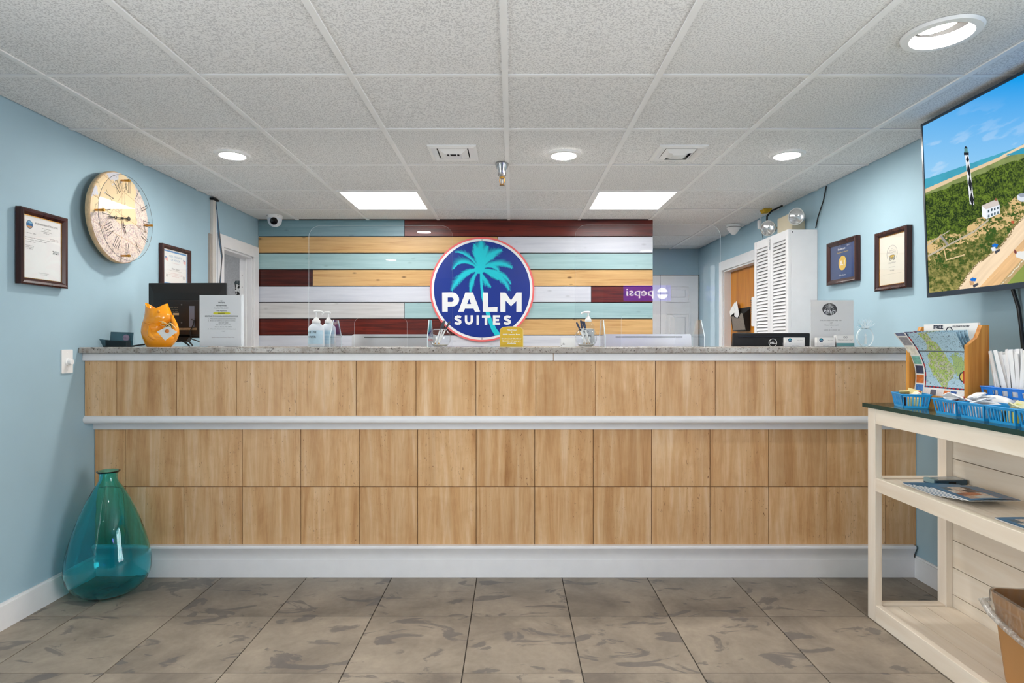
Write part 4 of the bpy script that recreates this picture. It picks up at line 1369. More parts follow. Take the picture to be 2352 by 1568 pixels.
# silver all-in-one computers behind the counter
def aio(u0, u1, vtop, label):
    Y = 3.74
    c = (u0 + u1) / 2
    t = thing('silver_computer', label, 'computer', (PX(c, Y), Y, 0.75), group='silver all-in-one computers')
    w = (u1 - u0) * Y / F / 2
    zt = PZ(vtop, Y) - 0.75
    MB().prism(rounded(-w, w, 0.13, zt, 0.016), (0, 0.03, 0)).build('back_shell', SILVER, t, bevel=0.004)
    z1 = zt - 6.5 * Y / F
    B(-w * 0.70, w * 0.80, -0.0012, 0.0, z1 - 0.003, z1 + 0.003).build('vent_slot', DARKGAP, t)
    MB().prism(rounded(-w + 0.008, w - 0.008, 0.14, zt - 0.008, 0.01, y=0.0301), (0, 0.001, 0)).build('screen', BLACK, t)
    MB().box(-0.09, 0.09, 0.004, 0.016, 0.01, 0.20).box(-0.10, 0.10, -0.09, 0.11, 0.0, 0.010).build('stand', SILVER, t, bevel=0.003)
aio(808, 1000, 767.5, 'silver all-in-one computer behind the left acrylic shield')
aio(1383, 1588, 767.0, 'silver all-in-one computer behind the right acrylic shield')

# black monitor with round badge
Yd = 3.74
k_ = Yd / F
dm = thing('black_monitor', 'black computer monitor with a round white badge behind the right end of the counter', 'monitor', (PX(1770, Yd), Yd, 0.75))
zt = PZ(764.5, Yd) - 0.75
hw = 91 * k_
MB().hexa([(-hw - 0.012, 0.0, 0.12), (hw - 0.006, 0.0, 0.12), (hw - 0.006, 0.03, 0.12), (-hw - 0.012, 0.03, 0.12)], [(-hw + 0.016, 0.0, zt), (hw, 0.0, zt), (hw, 0.03, zt), (-hw + 0.016, 0.03, zt)]).build('shell', BLACK, dm, bevel=0.006)
B(-hw * 0.82, hw * 0.93, -0.003, 0.001, zt - 9.5 * k_, zt - 7.5 * k_).build('ridge', pm('navy_black', S(20, 24, 40), 0.3), dm, bevel=0.001)
ring = [(5 * k_ + 9.0 * k_ * math.cos(a), -0.0012, zt - 22.5 * k_ + 9.0 * k_ * math.sin(a)) for a in np.linspace(0, 2 * math.pi, 41)[:-1]]
bd = MB().tube(ring, 0.0016, 6, closed=True)
add_text(bd, 'DELL', 5 * k_, zt - 24.5 * k_, h=4.4 * k_, w=13.5 * k_, y=-0.0015, bold=0.05)
bd.build('round_badge', INKW, dm)
MB().box(-0.03, 0.03, 0.004, 0.03, 0.01, 0.30).box(-0.11, 0.11, -0.07, 0.11, 0.0, 0.01).build('stand', BLACK, dm, bevel=0.003)

# business card holders and review notice at the right end ------------------------------------------
def card_holder(u0, u1, vtop, Y, label, kind):
    k = Y / F
    c = (u0 + u1) / 2
    t = thing('card_holder', label, 'card holder', at(c, Y), group='clear business card holders')
    w, h = (u1 - u0) * k / 2, (795 - vtop) * k
    MB().box(-w - 0.003, w + 0.003, -0.012, -0.010, 0, h * 0.45).box(-w - 0.003, w + 0.003, -0.012, 0.03, 0, 0.002).box(-w - 0.003, w + 0.003, 0.022, 0.024, 0, h * 0.95).box(-w - 0.003, -w - 0.001, -0.012, 0.024, 0, h * 0.45).box(w + 0.001, w + 0.003, -0.012, 0.024, 0, h * 0.45).build('tray', ACRYLIC, t)
    st = MB().box(-w, w, -0.009, 0.018, 0.002, h).build('card_stack', PAPER, t)
    tx = MB()
    if kind == 'palm':
        m = pm('navy_ink', S(22, 60, 100), 0.5)
        MB().lathe([(0.0, 0), (h * 0.21, 0)], 24, (-w * 0.55, -0.0093, h * 0.72), 'y').build('round_mark', m, st)
        g = MB()
        for x0, x1, y0, y1 in runs_of(PALM_T, 20.0):
            g.add([(-w * 0.55 + (p[0] - 764) / 726 * h * 0.2, -0.0095, h * 0.72 + (775 - p[1]) / 726 * h * 0.2) for p in ((x0, y0), (x1, y0), (x1, y1), (x0, y1))], [(0, 1, 2, 3)])
        g.build('palm_mark', CYAN, st)
        add_text(tx, 'PALM', -w * 0.55, h * 0.62, h=h * 0.09, y=-0.0096, bold=0.03)
        tx2 = MB()
        lines_of_text(tx2, [('Palm Suites', w * 0.5, h * 0.68, h * 0.06, w * 0.6, 0), ('Atlantic Beach, North Carolina', 0, h * 0.30, h * 0.05, w * 1.3, 0), ('palm suites', 0, h * 0.14, h * 0.05, w * 0.7, 0)], y=-0.0095)
        tx2.build('small_print', INKG, st)
        tx.build('lettering', INKW, st)
    else:
        MB().box(-w, w, -0.0096, -0.009, 0.004, h * 0.34).build('teal_band', pm('teal_band', S(110, 168, 170), 0.5), st)
        oo = MB()
        for s in (-1, 1):
            oo.tube([(s * h * 0.09 + h * 0.075 * math.cos(a), -0.0096, h * 0.84 + h * 0.075 * math.sin(a)) for a in np.linspace(0, 6.28, 17)[:-1]], 0.0006, 4, closed=True)
        add_text(oo, 'How was your stay?', 0, h * 0.58, h=h * 0.08, w=w * 1.6, y=-0.0096)
        oo.build('printed_mark', INKG, st)
    return t
card_holder(1803, 1846, 773, 3.12, 'clear card holder with palm business cards in front of the black monitor', 'palm')
card_holder(1875, 1916, 773, 3.12, 'clear card holder with palm business cards at the left foot of the white palm notice', 'palm')
card_holder(1919, 1960, 768, 3.12, 'clear card holder with teal edged cards at the right foot of the white palm notice', 'teal')
Yn = 3.19
k_ = Yn / F
rn = thing('review_notice', 'white upright notice with a grey palm emblem at the right end of the worktop', 'notice', at(1911.5, Yn))
w, h = 98 * k_, 107 * k_
MB().box(-w / 2 - 0.003, w / 2 + 0.003, -0.004, -0.0025, 0.002, h + 0.004).box(-w / 2 - 0.003, w / 2 + 0.003, 0.003, 0.0045, 0.002, h + 0.004).box(-w / 2, w / 2, -0.03, 0.045, 0, 0.002).build('holder', ACRYLIC, rn)
pp_ = B(-w / 2, w / 2, 0.0003, 0.0025, 0.003, h).build('paper', PAPER, rn)
em_c = (-6.0 * k_, (795 - 708.5) * k_)
lg = bpy.data.objects.new('palm_mark', None)
C.objects.link(lg)
lg.parent = rn
lg.location = (em_c[0], -0.0006, em_c[1])
lg.scale = (1.2, 1, 1)
DG = pm('dark_grey_ink', S(78, 78, 80), 0.6)
MB().lathe([(0.0, 0.0), (14 * k_, 0.0)], 40, (0, 0.0004, 0), 'y').build('oval_field', DG, lg)
palm_logo(14.6 * k_, lg, 0.0, pm('light_grey_ink', S(186, 186, 186), 0.6), INKW, step=0.0004, cell=6.0)
tx = MB()
lines_of_text(tx, [('Did you enjoy your stay with', -3 * k_, (795 - 735) * k_, 2.6 * k_, 49 * k_, 0), ('us?', -2 * k_, (795 - 740.5) * k_, 2.6 * k_, 6 * k_, 0), ('Please take a card', -2 * k_, (795 - 746) * k_, 2.6 * k_, 31 * k_, 0), ('&', -2 * k_, (795 - 751.5) * k_, 2.6 * k_, None, 0), ('Leave us a review on', -1 * k_, (795 - 757) * k_, 2.6 * k_, 36 * k_, 0)], y=-0.0001)
tx.build('lettering', INKG, rn)

# etched glass pineapple
Yp = 3.20
k_ = Yp / F
pa = thing('glass_pineapple', 'clear engraved glass pineapple plaque standing right of the white palm notice', 'ornament', at(1988, Yp))
el = [(19 * k_ * math.cos(a), 0.0, 22.5 * k_ + 22.5 * k_ * math.sin(a)) for a in np.linspace(0, 2 * math.pi, 37)[:-1]]
MB().prism(el, (0, 0.010, 0), 0, mi_side=1).build('body_plate', [ACRYLIC, EDGE], pa)
ET = pm('etched_frost', S(238, 248, 252), 0.7, var=0.04)
et = MB().tube([(p[0] * 0.93, -0.0006, 22.5 * k_ + (p[2] - 22.5 * k_) * 0.93) for p in el], 0.0007, 4, closed=True)
et.add([((a) * k_, -0.0006, b_ * k_) for a, b_ in ((-3.4, 6), (3.4, 6), (2.0, 24), (-2.0, 24))], [(0, 1, 2, 3)])
et.add([((a) * k_, -0.0006, b_ * k_) for a, b_ in ((-3, 25), (3, 25), (1.6, 29), (0, 31), (-1.6, 29))], [(0, 1, 2, 3, 4)])
et.tube([(-9 * k_, -0.0006, 5.5 * k_), (0, -0.0006, 6.4 * k_), (9 * k_, -0.0006, 5.0 * k_)], 0.0008, 4)
et.build('etched_lighthouse', ET, pa)
lv = MB()
rr_ = random.Random(5)
for i in range(34):
    a = math.radians(rr_.uniform(8, 172))
    l = rr_.uniform(13, 25)
    c0 = ((0 + rr_.uniform(-9, 9)) * k_, 42 * k_)
    tip = (c0[0] + l * 0.75 * math.cos(a) * k_, c0[1] + l * math.sin(a) * k_)
    nx, nz = -math.sin(a) * 1.0 * k_, math.cos(a) * 1.0 * k_
    y = 0.001 + 0.008 * (i % 5) / 5
    lv.prism([(c0[0] + nx, y, c0[1] + nz), (c0[0] - nx, y, c0[1] - nz), (tip[0], y, tip[1])], (0, 0.0012, 0))
lv.build('leaf_crown', [pane('frosted_leaf', (0.86, 0.93, 0.96), 1.7)], pa)
lo_ = MB()
for i in range(60):
    a = math.radians(rr_.uniform(0, 180))
    l = rr_.uniform(9, 25)
    c0 = (rr_.uniform(-8, 8) * k_, 43 * k_)
    lo_.tube([(c0[0], 0.0, c0[1]), (c0[0] + l * 0.75 * math.cos(a) * k_, 0.0, c0[1] + l * math.sin(a) * k_)], 0.0006, 4)
lo_.build('etched_leaves', ET, pa)
B(-0.03, 0.03, -0.010, 0.022, 0.0, 0.003).build('base_plate', ACRYLIC, pa)

# ------------------------------------------------------------------ left wall
LW, RW = math.pi / 2, -math.pi / 2       # local x = right along the wall, y = into the wall, z = up
def on_left(y, z): return (XL, y, z)
def on_right(y, z): return (XR, y, z)

def picture_frame(name, label, loc, rz, w, h, fw, dep, standoff, mat=MAHFR, paper=PAPER, gold=True):
    t = thing(name, label, 'picture frame', loc, rz)
    a, b_ = w / 2, h
    prof = [(0.0, -standoff), (0.0, -dep), (fw * 0.25, -dep - 0.004), (fw * 0.6, -dep - 0.002), (fw, -dep + 0.008), (fw, -standoff)]
    crn = [(-a, 0), (a, 0), (a, b_), (-a, b_)]
    inn = [(1, 1), (-1, 1), (-1, -1), (1, -1)]
    for sd, nm in enumerate(('rail', 'stile', 'rail', 'stile')):
        c0, c1 = crn[sd], crn[(sd + 1) % 4]
        i0, i1 = inn[sd], inn[(sd + 1) % 4]
        lo = [(c0[0] + i0[0] * p, y, c0[1] + i0[1] * p) for p, y in prof]
        hi = [(c1[0] + i1[0] * p, y, c1[1] + i1[1] * p) for p, y in prof]
        n = len(prof)
        MB().add(lo + hi, [tuple(range(n)), tuple(reversed(range(n, 2 * n)))] + [(i, (i + 1) % n, n + (i + 1) % n, n + i) for i in range(n)]).build(nm, mat, t, smooth=30)
    if gold:
        g0, g1 = fw - 0.0005, fw + 0.003
        ring = lambda g: [(-a + g, -dep + 0.009, g), (a - g, -dep + 0.009, g), (a - g, -dep + 0.009, b_ - g), (-a + g, -dep + 0.009, b_ - g)]
        MB().prism(ring(g0), (0, 0.003, 0), holes=[ring(g1)]).build('gold_fillet', BRASS, t)
    yp = -dep + 0.012
    sh = B(-a + fw, a - fw, yp, yp + 0.002, fw, b_ - fw).build('paper', paper, t)
    B(-a + fw, a - fw, yp - 0.0045, yp - 0.0035, fw, b_ - fw).build('glass', GLASSP, t)
    if standoff:
        B(-a + 0.01, a - 0.01, -standoff, 0.0, 0.01, b_ - 0.01).build('backing', BLACKM, t)
    return t, yp

# business registration
y0, y1 = 2.66, 2.95
f1, yp = picture_frame('picture_frame', 'dark wood frame with a business registration sheet marked 2021', on_left((y0 + y1) / 2 - 0.01, 1.497), LW, 0.282, 0.342, 0.028, 0.030, 0.006)
W, Hh = 0.282, 0.342
yt = yp - 0.0004
tx = MB()
lines_of_text(tx, [('BUSINESS REGISTRATION', 0.022, 0.280, 0.0085, 0.135, 0), ('Town of Atlantic Beach', 0.02, 0.266, 0.0042, 0.055, 0), ('P.O. Box 10', 0.02, 0.259, 0.0042, 0.026, 0), ('Atlantic Beach, NC 28512', 0.02, 0.252, 0.0042, 0.062, 0), ('252 726 2121', 0.02, 0.245, 0.0042, 0.034, 0),
                   ('Number:   2021', -0.068, 0.232, 0.0042, 0.05, 0), ('Issued Date  7/1/20', 0.068, 0.224, 0.0042, 0.05, 0), ('Expiration Date  6/30/21', 0.068, 0.217, 0.0042, 0.05, 0),
                   ('Business Name:  Palm Suites Hotel of Atlantic Beach', -0.03, 0.212, 0.0044, 0.14, 0), ('Business location:  602 W Fort Macon Road', -0.04, 0.203, 0.0044, 0.12, 0), ('License type:  Hotel', -0.074, 0.194, 0.0044, 0.058, 0),
                   ('Palm Suites', -0.078, 0.175, 0.0042, 0.05, 0), ('Atlantic Beach', -0.078, 0.168, 0.0042, 0.05, 0), ('NC 28512', -0.078, 0.161, 0.0042, 0.04, 0),
                   ('Please post in a conspicuous place', 0.005, 0.058, 0.0040, 0.06, 0), ('not transferable', 0.005, 0.051, 0.0040, 0.04, 0)], y=yt)
tx.build('small_print', INKG, f1)
tx = MB()
lines_of_text(tx, [('2021', 0.076, 0.158, 0.0155, 0.036, 0.01)], y=yt)
tx.build('lettering', INK, f1)
se = MB().lathe([(0.0, 0.0), (0.019, 0.0)], 28, (-0.078, yt, 0.272), 'y').build('seal_ring', pm('seal_navy', S(60, 90, 120), 0.5), f1)
MB().lathe([(0.0, 0.0), (0.0165, 0.0)], 28, (-0.078, yt - 0.0002, 0.272), 'y').build('seal_sky', pm('seal_sky', S(120, 180, 215), 0.5), se)
MB().add([(-0.078 + x, yt - 0.0004, 0.272 + z) for x, z in ((-0.016, 0.004), (-0.008, 0.008), (0.004, 0.004), (0.016, 0.005), (0.0155, -0.006), (-0.0155, -0.006))], [tuple(range(6))]).build('seal_sea', pm('seal_blue', S(30, 110, 170), 0.5), se)
MB().add([(-0.078 + x, yt - 0.0004, 0.272 + z) for x, z in ((-0.0155, -0.006), (0.0155, -0.006), (0.010, -0.0135), (0.0, -0.0165), (-0.010, -0.0135))], [tuple(range(5))]).build('seal_sand', pm('seal_sand', S(190, 140, 90), 0.5), se)

# certificate of honor
f2, yp = picture_frame('picture_frame', 'dark wood frame with a blue bordered certificate behind the small television', on_left(3.905, 1.575), LW, 0.335, 0.278, 0.026, 0.026, 0.004, gold=False)
yt = yp - 0.0004
ct = MB()
def wavy(x0, z0, x1, z1, w, nx, nz, n):
    L, Rr = [], []
    for i in range(n + 1):
        t = i / n
        g = w * (0.8 + 0.35 * abs(math.sin(t * n * 0.5 * math.pi)))
        x, z = x0 + (x1 - x0) * t, z0 + (z1 - z0) * t
        L.append((x, yt, z)); Rr.append((x + nx * g, yt, z + nz * g))
    for i in range(n):
        ct.add([L[i], L[i + 1], Rr[i + 1], Rr[i]], [(0, 1, 2, 3)])
a, c_, d_ = 0.128, 0.040, 0.236
wavy(-a, d_, a, d_, 0.010, 0, 1, 30); wavy(-a, c_, a, c_, 0.010, 0, -1, 30); wavy(-a, c_, -a, d_, 0.010, -1, 0, 22); wavy(a, c_, a, d_, 0.010, 1, 0, 22)
ct.build('blue_border', pm('certificate_blue', S(88, 142, 196), 0.5), f2)
tx = MB()
lines_of_text(tx, [('CERTIFICATE', 0, 0.205, 0.014, 0.15, 0), ('OF HONOR', 0, 0.183, 0.013, 0.11, 0)], y=yt)
tx.build('title', pm('slate_blue_ink', S(130, 160, 190), 0.5), f2)
tx = MB()
lines_of_text(tx, [('is hereby presented to', 0, 0.168, 0.005, 0.09, 0), ('in recognition of outstanding service and support', 0, 0.102, 0.005, 0.16, 0), ('with sincere thanks for your donation to our veterans', 0, 0.092, 0.005, 0.16, 0), ('given this day', 0, 0.082, 0.005, 0.08, 0)], y=yt)
tx.build('red_print', pm('rose_ink', S(205, 150, 150), 0.5), f2)
tx = MB()
lines_of_text(tx, [('Palm Suites', 0, 0.128, 0.012, 0.085, 0)], y=yt)
tx.tube([(-0.07, yt, 0.121), (0.07, yt, 0.121)], 0.0005, 4)
tx.tube([(-0.1 + 0.008 * math.cos(q), yt, 0.085 + 0.009 * math.sin(q)) for q in np.linspace(0, 6.28, 15)[:-1]], 0.0008, 4, closed=True)
tx.tube([(0.095 + 0.010 * math.cos(q), yt, 0.085 + 0.010 * math.sin(q)) for q in np.linspace(0, 6.28, 15)[:-1]], 0.0008, 4, closed=True)
tx.build('signature', INKG, f2)
for s in (-1, 1):
    fl = MB().add([(s * 0.105 + x, yt, 0.193 + z) for x, z in ((-0.016, 0.014), (0.016, 0.006), (0.014, -0.018), (-0.014, -0.010))], [(0, 1, 2, 3)])
    fo = fl.build('flag', pm('flag_rose', S(235, 180, 176), 0.5), f2)
    MB().add([(s * 0.105 + x, yt - 0.0002, 0.193 + z) for x, z in ((-0.016, 0.014), (0.0, 0.010), (0.0, 0.0), (-0.015, 0.003))], [(0, 1, 2, 3)]).build('flag_canton', pm('flag_blue', S(90, 120, 170), 0.5), fo)

# wall clock ------------------------------------------------------------------------------------------
ck = thing('wall_clock', 'round nautical chart wall clock with roman numerals on a glass dial', 'clock', on_left(3.275, 1.912), LW)
CR = 0.246
RIM = pm('clock_rim', S(210, 180, 140), 0.5, var=0.25, vs=30)
MB().lathe([(CR - 0.03, -0.040), (CR - 0.004, -0.043), (CR, -0.048), (CR, -0.061), (CR - 0.002, -0.066), (CR - 0.006, -0.069)], 72, (0, 0, 0), 'y').build('rim', RIM, ck, smooth=40)
MB().lathe([(0.10, 0.0), (0.10, -0.041)], 32, (0, 0, 0), 'y').build('back_mount', BLACKM, ck)
def face_fn(s, t):
    r, a = CR * 0.978 * t, 2 * math.pi * s
    return (r * math.cos(a), -0.0695, r * math.sin(a))
def face_paint(s, t):
    r, a = t, 2 * np.pi * s
    x, z = r * np.cos(a), r * np.sin(a)
    n = vnoise(x * 2.2 + 9, z * 2.2 + 4, 3, 4)
    land = (z > -0.05 + 0.35 * (n - 0.5)) & (x < 0.55 + 0.3 * (n - 0.5))
    water = (vnoise(x * 3.1 + 3, z * 3.1 + 8, 11, 4) + 0.35 * np.clip(z, 0, 1)) > 0.78
    col = np.where(land[:, None], lc((232, 208, 166)), lc((226, 212, 200)))
    col = np.where((land & water)[:, None], lc((206, 206, 216)), col)
    edge = np.abs(n - 0.5) < 0.012
    col = np.where(edge[:, None], col * 0.62, col)
    sp = vnoise(x * 62 + 3, z * 62 + 1, 21, 2)
    col = np.where(((sp > 0.68) & ~land)[:, None], lc((190, 160, 160)), col)
    con = np.abs((vnoise(x * 4 + 1, z * 4 + 7, 31, 3) * 9) % 1 - 0.5) < 0.06
    col = np.where((con & ~land)[:, None], lc((170, 155, 165)), col)
    for nx, nz, d in ((0.25, 1, 0.08), (1, -0.02, 0.02), (0.2, 1, -0.42), (0.3, 1, 0.62), (-0.8, 0.6, 0.3)):
        L = math.hypot(nx, nz)
        q = np.abs((x * nx + z * nz) / L - d) < 0.005
        col = np.where(q[:, None], lc((176, 140, 100)), col)
    col = np.where((r > 0.93)[:, None], col * 0.93, col)
    return col
ink_sheet('chart_face', face_fn, 360, 130, face_paint, PRINT, ck)
GR = 0.230
yg = -0.100
MB().lathe([(GR, yg), (GR, yg - 0.004)], 72, (0, 0, 0), 'y').build('glass_dial', [GLASSP], ck, smooth=30)
MB().tube([(GR * math.cos(q), yg - 0.002, GR * math.sin(q)) for q in np.linspace(0, 2 * math.pi, 73)[:-1]], 0.0010, 6, closed=True).build('glass_edge', pm('smoky_edge', S(70, 74, 74), 0.3), ck, smooth=60)
NUM = pm('numeral_black', S(46, 40, 34), 0.45)
def serif_stroke(mb, p, q, wd, s=0.004):
    d = Vector((q[0] - p[0], 0, q[1] - p[1]))
    L = d.length
    d.normalize()
    nn = Vector((-d.z, 0, d.x)) * wd
    P, Q = Vector((p[0], 0, p[1])), Vector((q[0], 0, q[1]))
    mb.add([P + nn, P - nn, Q - nn, Q + nn], [(0, 1, 2, 3)])
ROM = ['XII', 'I', 'II', 'III', 'IIII', 'V', 'VI', 'VII', 'VIII', 'IX', 'X', 'XI']
ROM[4] = 'IV'
for k, s in enumerate(ROM):
    mb = MB()
    ws = {'I': 0.0135, 'V': 0.026, 'X': 0.028}
    tot = sum(ws[c] for c in s)
    x = -tot / 2
    hh = 0.031
    for c in s:
        w_ = ws[c]
        cx = x + w_ / 2
        if c == 'I':
            serif_stroke(mb, (cx, -hh), (cx, hh), 0.0017)
            ss = ((cx, hh), (cx, -hh))
        elif c == 'V':
            serif_stroke(mb, (cx - 0.009, hh), (cx, -hh), 0.0021)
            serif_stroke(mb, (cx + 0.009, hh), (cx, -hh), 0.0011)
            ss = ((cx - 0.009, hh), (cx + 0.009, hh))
        else:
            serif_stroke(mb, (cx - 0.010, hh), (cx + 0.010, -hh), 0.0021)
            serif_stroke(mb, (cx + 0.010, hh), (cx - 0.010, -hh), 0.0011)
            ss = ((cx - 0.010, hh), (cx + 0.010, hh), (cx - 0.010, -hh), (cx + 0.010, -hh))
        for px_, pz_ in ss:
            serif_stroke(mb, (px_ - 0.0055, pz_), (px_ + 0.0055, pz_), 0.0010)
        x += w_
    a = math.radians(90 - 30 * k)
    flip = 3 <= k <= 9 and False
    rot = a - math.pi / 2
    mb.xf(Matrix.Translation((0.172 * math.cos(a), yg - 0.0045, 0.172 * math.sin(a))) @ Matrix.Rotation(-rot, 4, 'Y'))
    mb.build('numeral', NUM, ck)
for k in range(4):
    a = math.pi / 2 * k
    MB().lathe([(0.0062, yg - 0.018), (0.0078, yg - 0.012), (0.0062, yg - 0.005), (0.0052, -0.069)], 14, (0.205 * math.cos(a), 0, 0.205 * math.sin(a)), 'y').build('brass_standoff', BRASS, ck, smooth=40)
def hand(ang, L, tail, w, y, name):
    mb = MB()
    mb.add([(0, 0, -w), (L * 0.45, 0, -w), (L * 0.45, 0, w), (0, 0, w)], [(0, 1, 2, 3)])
    mb.add([(L * 0.52, 0, -w * 1.1), (L * 0.8, 0, -w * 1.6), (L, 0, 0), (L * 0.8, 0, w * 1.6), (L * 0.52, 0, w * 1.1)], [(0, 1, 2, 3, 4)])
    mb.tube([(L * 0.48 + w * 3.2 * math.cos(q), 0, w * 3.2 * math.sin(q)) for q in np.linspace(0, 6.28, 17)[:-1]], w * 0.7, 5, closed=True)
    if tail:
        mb.add([(0, 0, -w), (-tail, 0, -w * 0.8), (-tail, 0, w * 0.8), (0, 0, w)], [(0, 1, 2, 3)])
        mb.lathe([(0.0, 0), (0.012, 0), (0.012, 0.002)], 20, (-tail, -0.001, 0), 'y')
    mb.xf(Matrix.Translation((0, y, 0)) @ Matrix.Rotation(-ang, 4, 'Y'))
    mb.build(name, NUM, ck)
hand(math.radians(188), 0.125, 0.052, 0.0026, -0.079, 'minute_hand')
hand(math.radians(-68), 0.095, 0, 0.0026, -0.076, 'hour_hand')
MB().lathe([(0.006, -0.082), (0.006, -0.069)], 16, (0, 0, 0), 'y').build('hub', NUM, ck)

# dimmer switch
ds = thing('dimmer_switch', 'white rotary dimmer switch plate on the blue wall left of the counter', 'switch', on_left(2.965, 1.084), LW)
MB().prism(rounded(-0.037, 0.037, 0, 0.116, 0.004, y=-0.006), (0, 0.006, 0)).build('plate', WHITE2, ds, bevel=0.002)
MB().lathe([(0.020, -0.006), (0.0195, -0.010), (0.015, -0.012), (0.014, -0.026), (0.012, -0.028), (0.0, -0.028)], 28, (0.004, 0, 0.055), 'y').build('knob', WHITE2, ds, smooth=40)
for z in (0.018, 0.098):
    MB().lathe([(0.003, -0.0075), (0.0035, -0.006)], 10, (0, 0, z), 'y').build('screw', WHITE2, ds)

# cable channel with loose cables by the left doorway
cc = thing('cable_channel', 'white cable channel with dark cables running down the wall beside the left doorway', 'cable channel', on_left(4.40, 0.75), LW)
zt_ = ZC - 0.02 - 0.75
MB().box(-0.022, 0.012, -0.024, 0.0, 0.0, zt_).build('channel', pm('aged_channel', S(206, 202, 196), 0.5), cc, bevel=0.003)
B(-0.050, -0.026, -0.012, 0.0, 0.30, zt_ - 0.25).build('tape_strip', pm('grey_tape', S(160, 152, 144), 0.5), cc)
MB().tube([(0.018, -0.012, zt_ + 0.015), (0.017, -0.014, zt_ * 0.5), (0.016, -0.012, 0.0)], 0.0075, 10).build('black_cable', pm('cable_navy', S(16, 28, 40), 0.4), cc, smooth=60)
MB().tube([(0.030, -0.012, zt_ + 0.015), (0.042, -0.02, zt_ - 0.10), (0.045, -0.03, zt_ - 0.25), (0.062, -0.045, zt_ - 0.42), (0.050, -0.04, zt_ - 0.58), (0.048, -0.04, zt_ - 0.66)], 0.0042, 8).build('blue_cable', pm('cable_blue', S(60, 96, 124), 0.4), cc, smooth=60)
MB().tube([(0.036, -0.012, zt_ + 0.015), (0.050, -0.03, zt_ - 0.20), (0.060, -0.05, zt_ - 0.40), (0.040, -0.03, zt_ - 0.70), (0.030, -0.02, 0.0)], 0.0035, 8).build('grey_cable', pm('cable_grey', S(90, 88, 88), 0.5), cc, smooth=60)
B(0.022, 0.040, -0.018, 0.0, 0.0, zt_ - 0.06).build('white_strip', WHITE, cc)
MB().box(-0.03, 0.05, -0.03, 0.0, zt_ + 0.002, zt_ + 0.014).build('cable_clamp', BLACKM, cc)

# ------------------------------------------------------------------ right wall
f3, yp = picture_frame('picture_frame', 'small dark wood frame with a blue award sheet reading 8.1', on_right(3.84, 1.612), RW, 0.345, 0.278, 0.030, 0.030, 0.004, paper=pm('award_navy', S(44, 66, 116), 0.35, var=0.1, vs=6), gold=False)
yt = yp - 0.0004
MB().lathe([(0.0, 0.0), (0.046, 0.0)], 40, (0.0, yt, 0.130), 'y').build('gold_disc', pm('award_gold', S(222, 186, 84), 0.5), f3)
tx = MB()
lines_of_text(tx, [('8.1', 0, 0.117, 0.030, 0.054, 0.03)], y=yt - 0.0004)
lines_of_text(tx, [('Booking.com', -0.01, 0.216, 0.013, 0.085, 0.02), ('Palm Suites', 0.0, 0.048, 0.012, 0.080, 0.0), ('2019', 0.07, 0.233, 0.006, 0.04, 0)], y=yt)
tx.build('lettering', INKW, f3)
tx = MB()
lines_of_text(tx, [('Guest Review Awards', 0.0, 0.196, 0.010, 0.13, 0.0)], y=yt)
tx.build('award_title', pm('award_yellow', S(226, 190, 90), 0.5), f3)

f4, yp = picture_frame('picture_frame', 'tall dark wood frame with a cream excellence certificate beside the television', on_right(3.335, 1.528), RW, 0.285, 0.333, 0.028, 0.032, 0.004, paper=PAPERC)
yt = yp - 0.0004
tx = MB()
tx.tube([(0.046 * math.cos(q), yt, 0.200 + 0.046 * math.sin(q)) for q in np.linspace(-0.6, math.pi + 0.6, 29)], 0.0007, 4)
lines_of_text(tx, [('2016', 0, 0.226, 0.005, 0.014, 0), ('CERTIFICATE of', 0, 0.215, 0.006, 0.048, 0), ('EXCELLENCE', 0, 0.203, 0.009, 0.064, 0), ('tripadvisor', 0, 0.146, 0.010, 0.064, 0), ('Awarded to', 0, 0.124, 0.005, 0.054, 0), ('Palm Suites', 0, 0.104, 0.007, 0.034, 0.02)], y=yt)
tx.box(-0.08, 0.08, yt, yt + 0.0003, 0.088, 0.0886)
tx.build('lettering', INKG, f4)
ow = MB()
for s in (-1, 1):
    ow.tube([(s * 0.013 + 0.0105 * math.cos(q), yt, 0.174 + 0.0105 * math.sin(q)) for q in np.linspace(0, 6.28, 23)[:-1]], 0.0011, 5, closed=True)
    ow.tube([(s * 0.013 + 0.004 * math.cos(q), yt, 0.174 + 0.004 * math.sin(q)) for q in np.linspace(0, 6.28, 13)[:-1]], 0.0011, 5, closed=True)
ow.tube([(-0.027, yt, 0.187), (-0.012, yt, 0.192), (0.012, yt, 0.192), (0.027, yt, 0.187)], 0.0012, 5)
ow.build('owl_eyes', INK, f4)
MB().add([(x, yt + 0.0001, z) for x, z in ((-0.022, 0.187), (-0.008, 0.193), (0.008, 0.193), (0.022, 0.187), (0.004, 0.172), (0.0, 0.166), (-0.004, 0.172))], [tuple(range(7))]).build('owl_brow', pm('owl_gold', S(214, 174, 50), 0.5), f4)

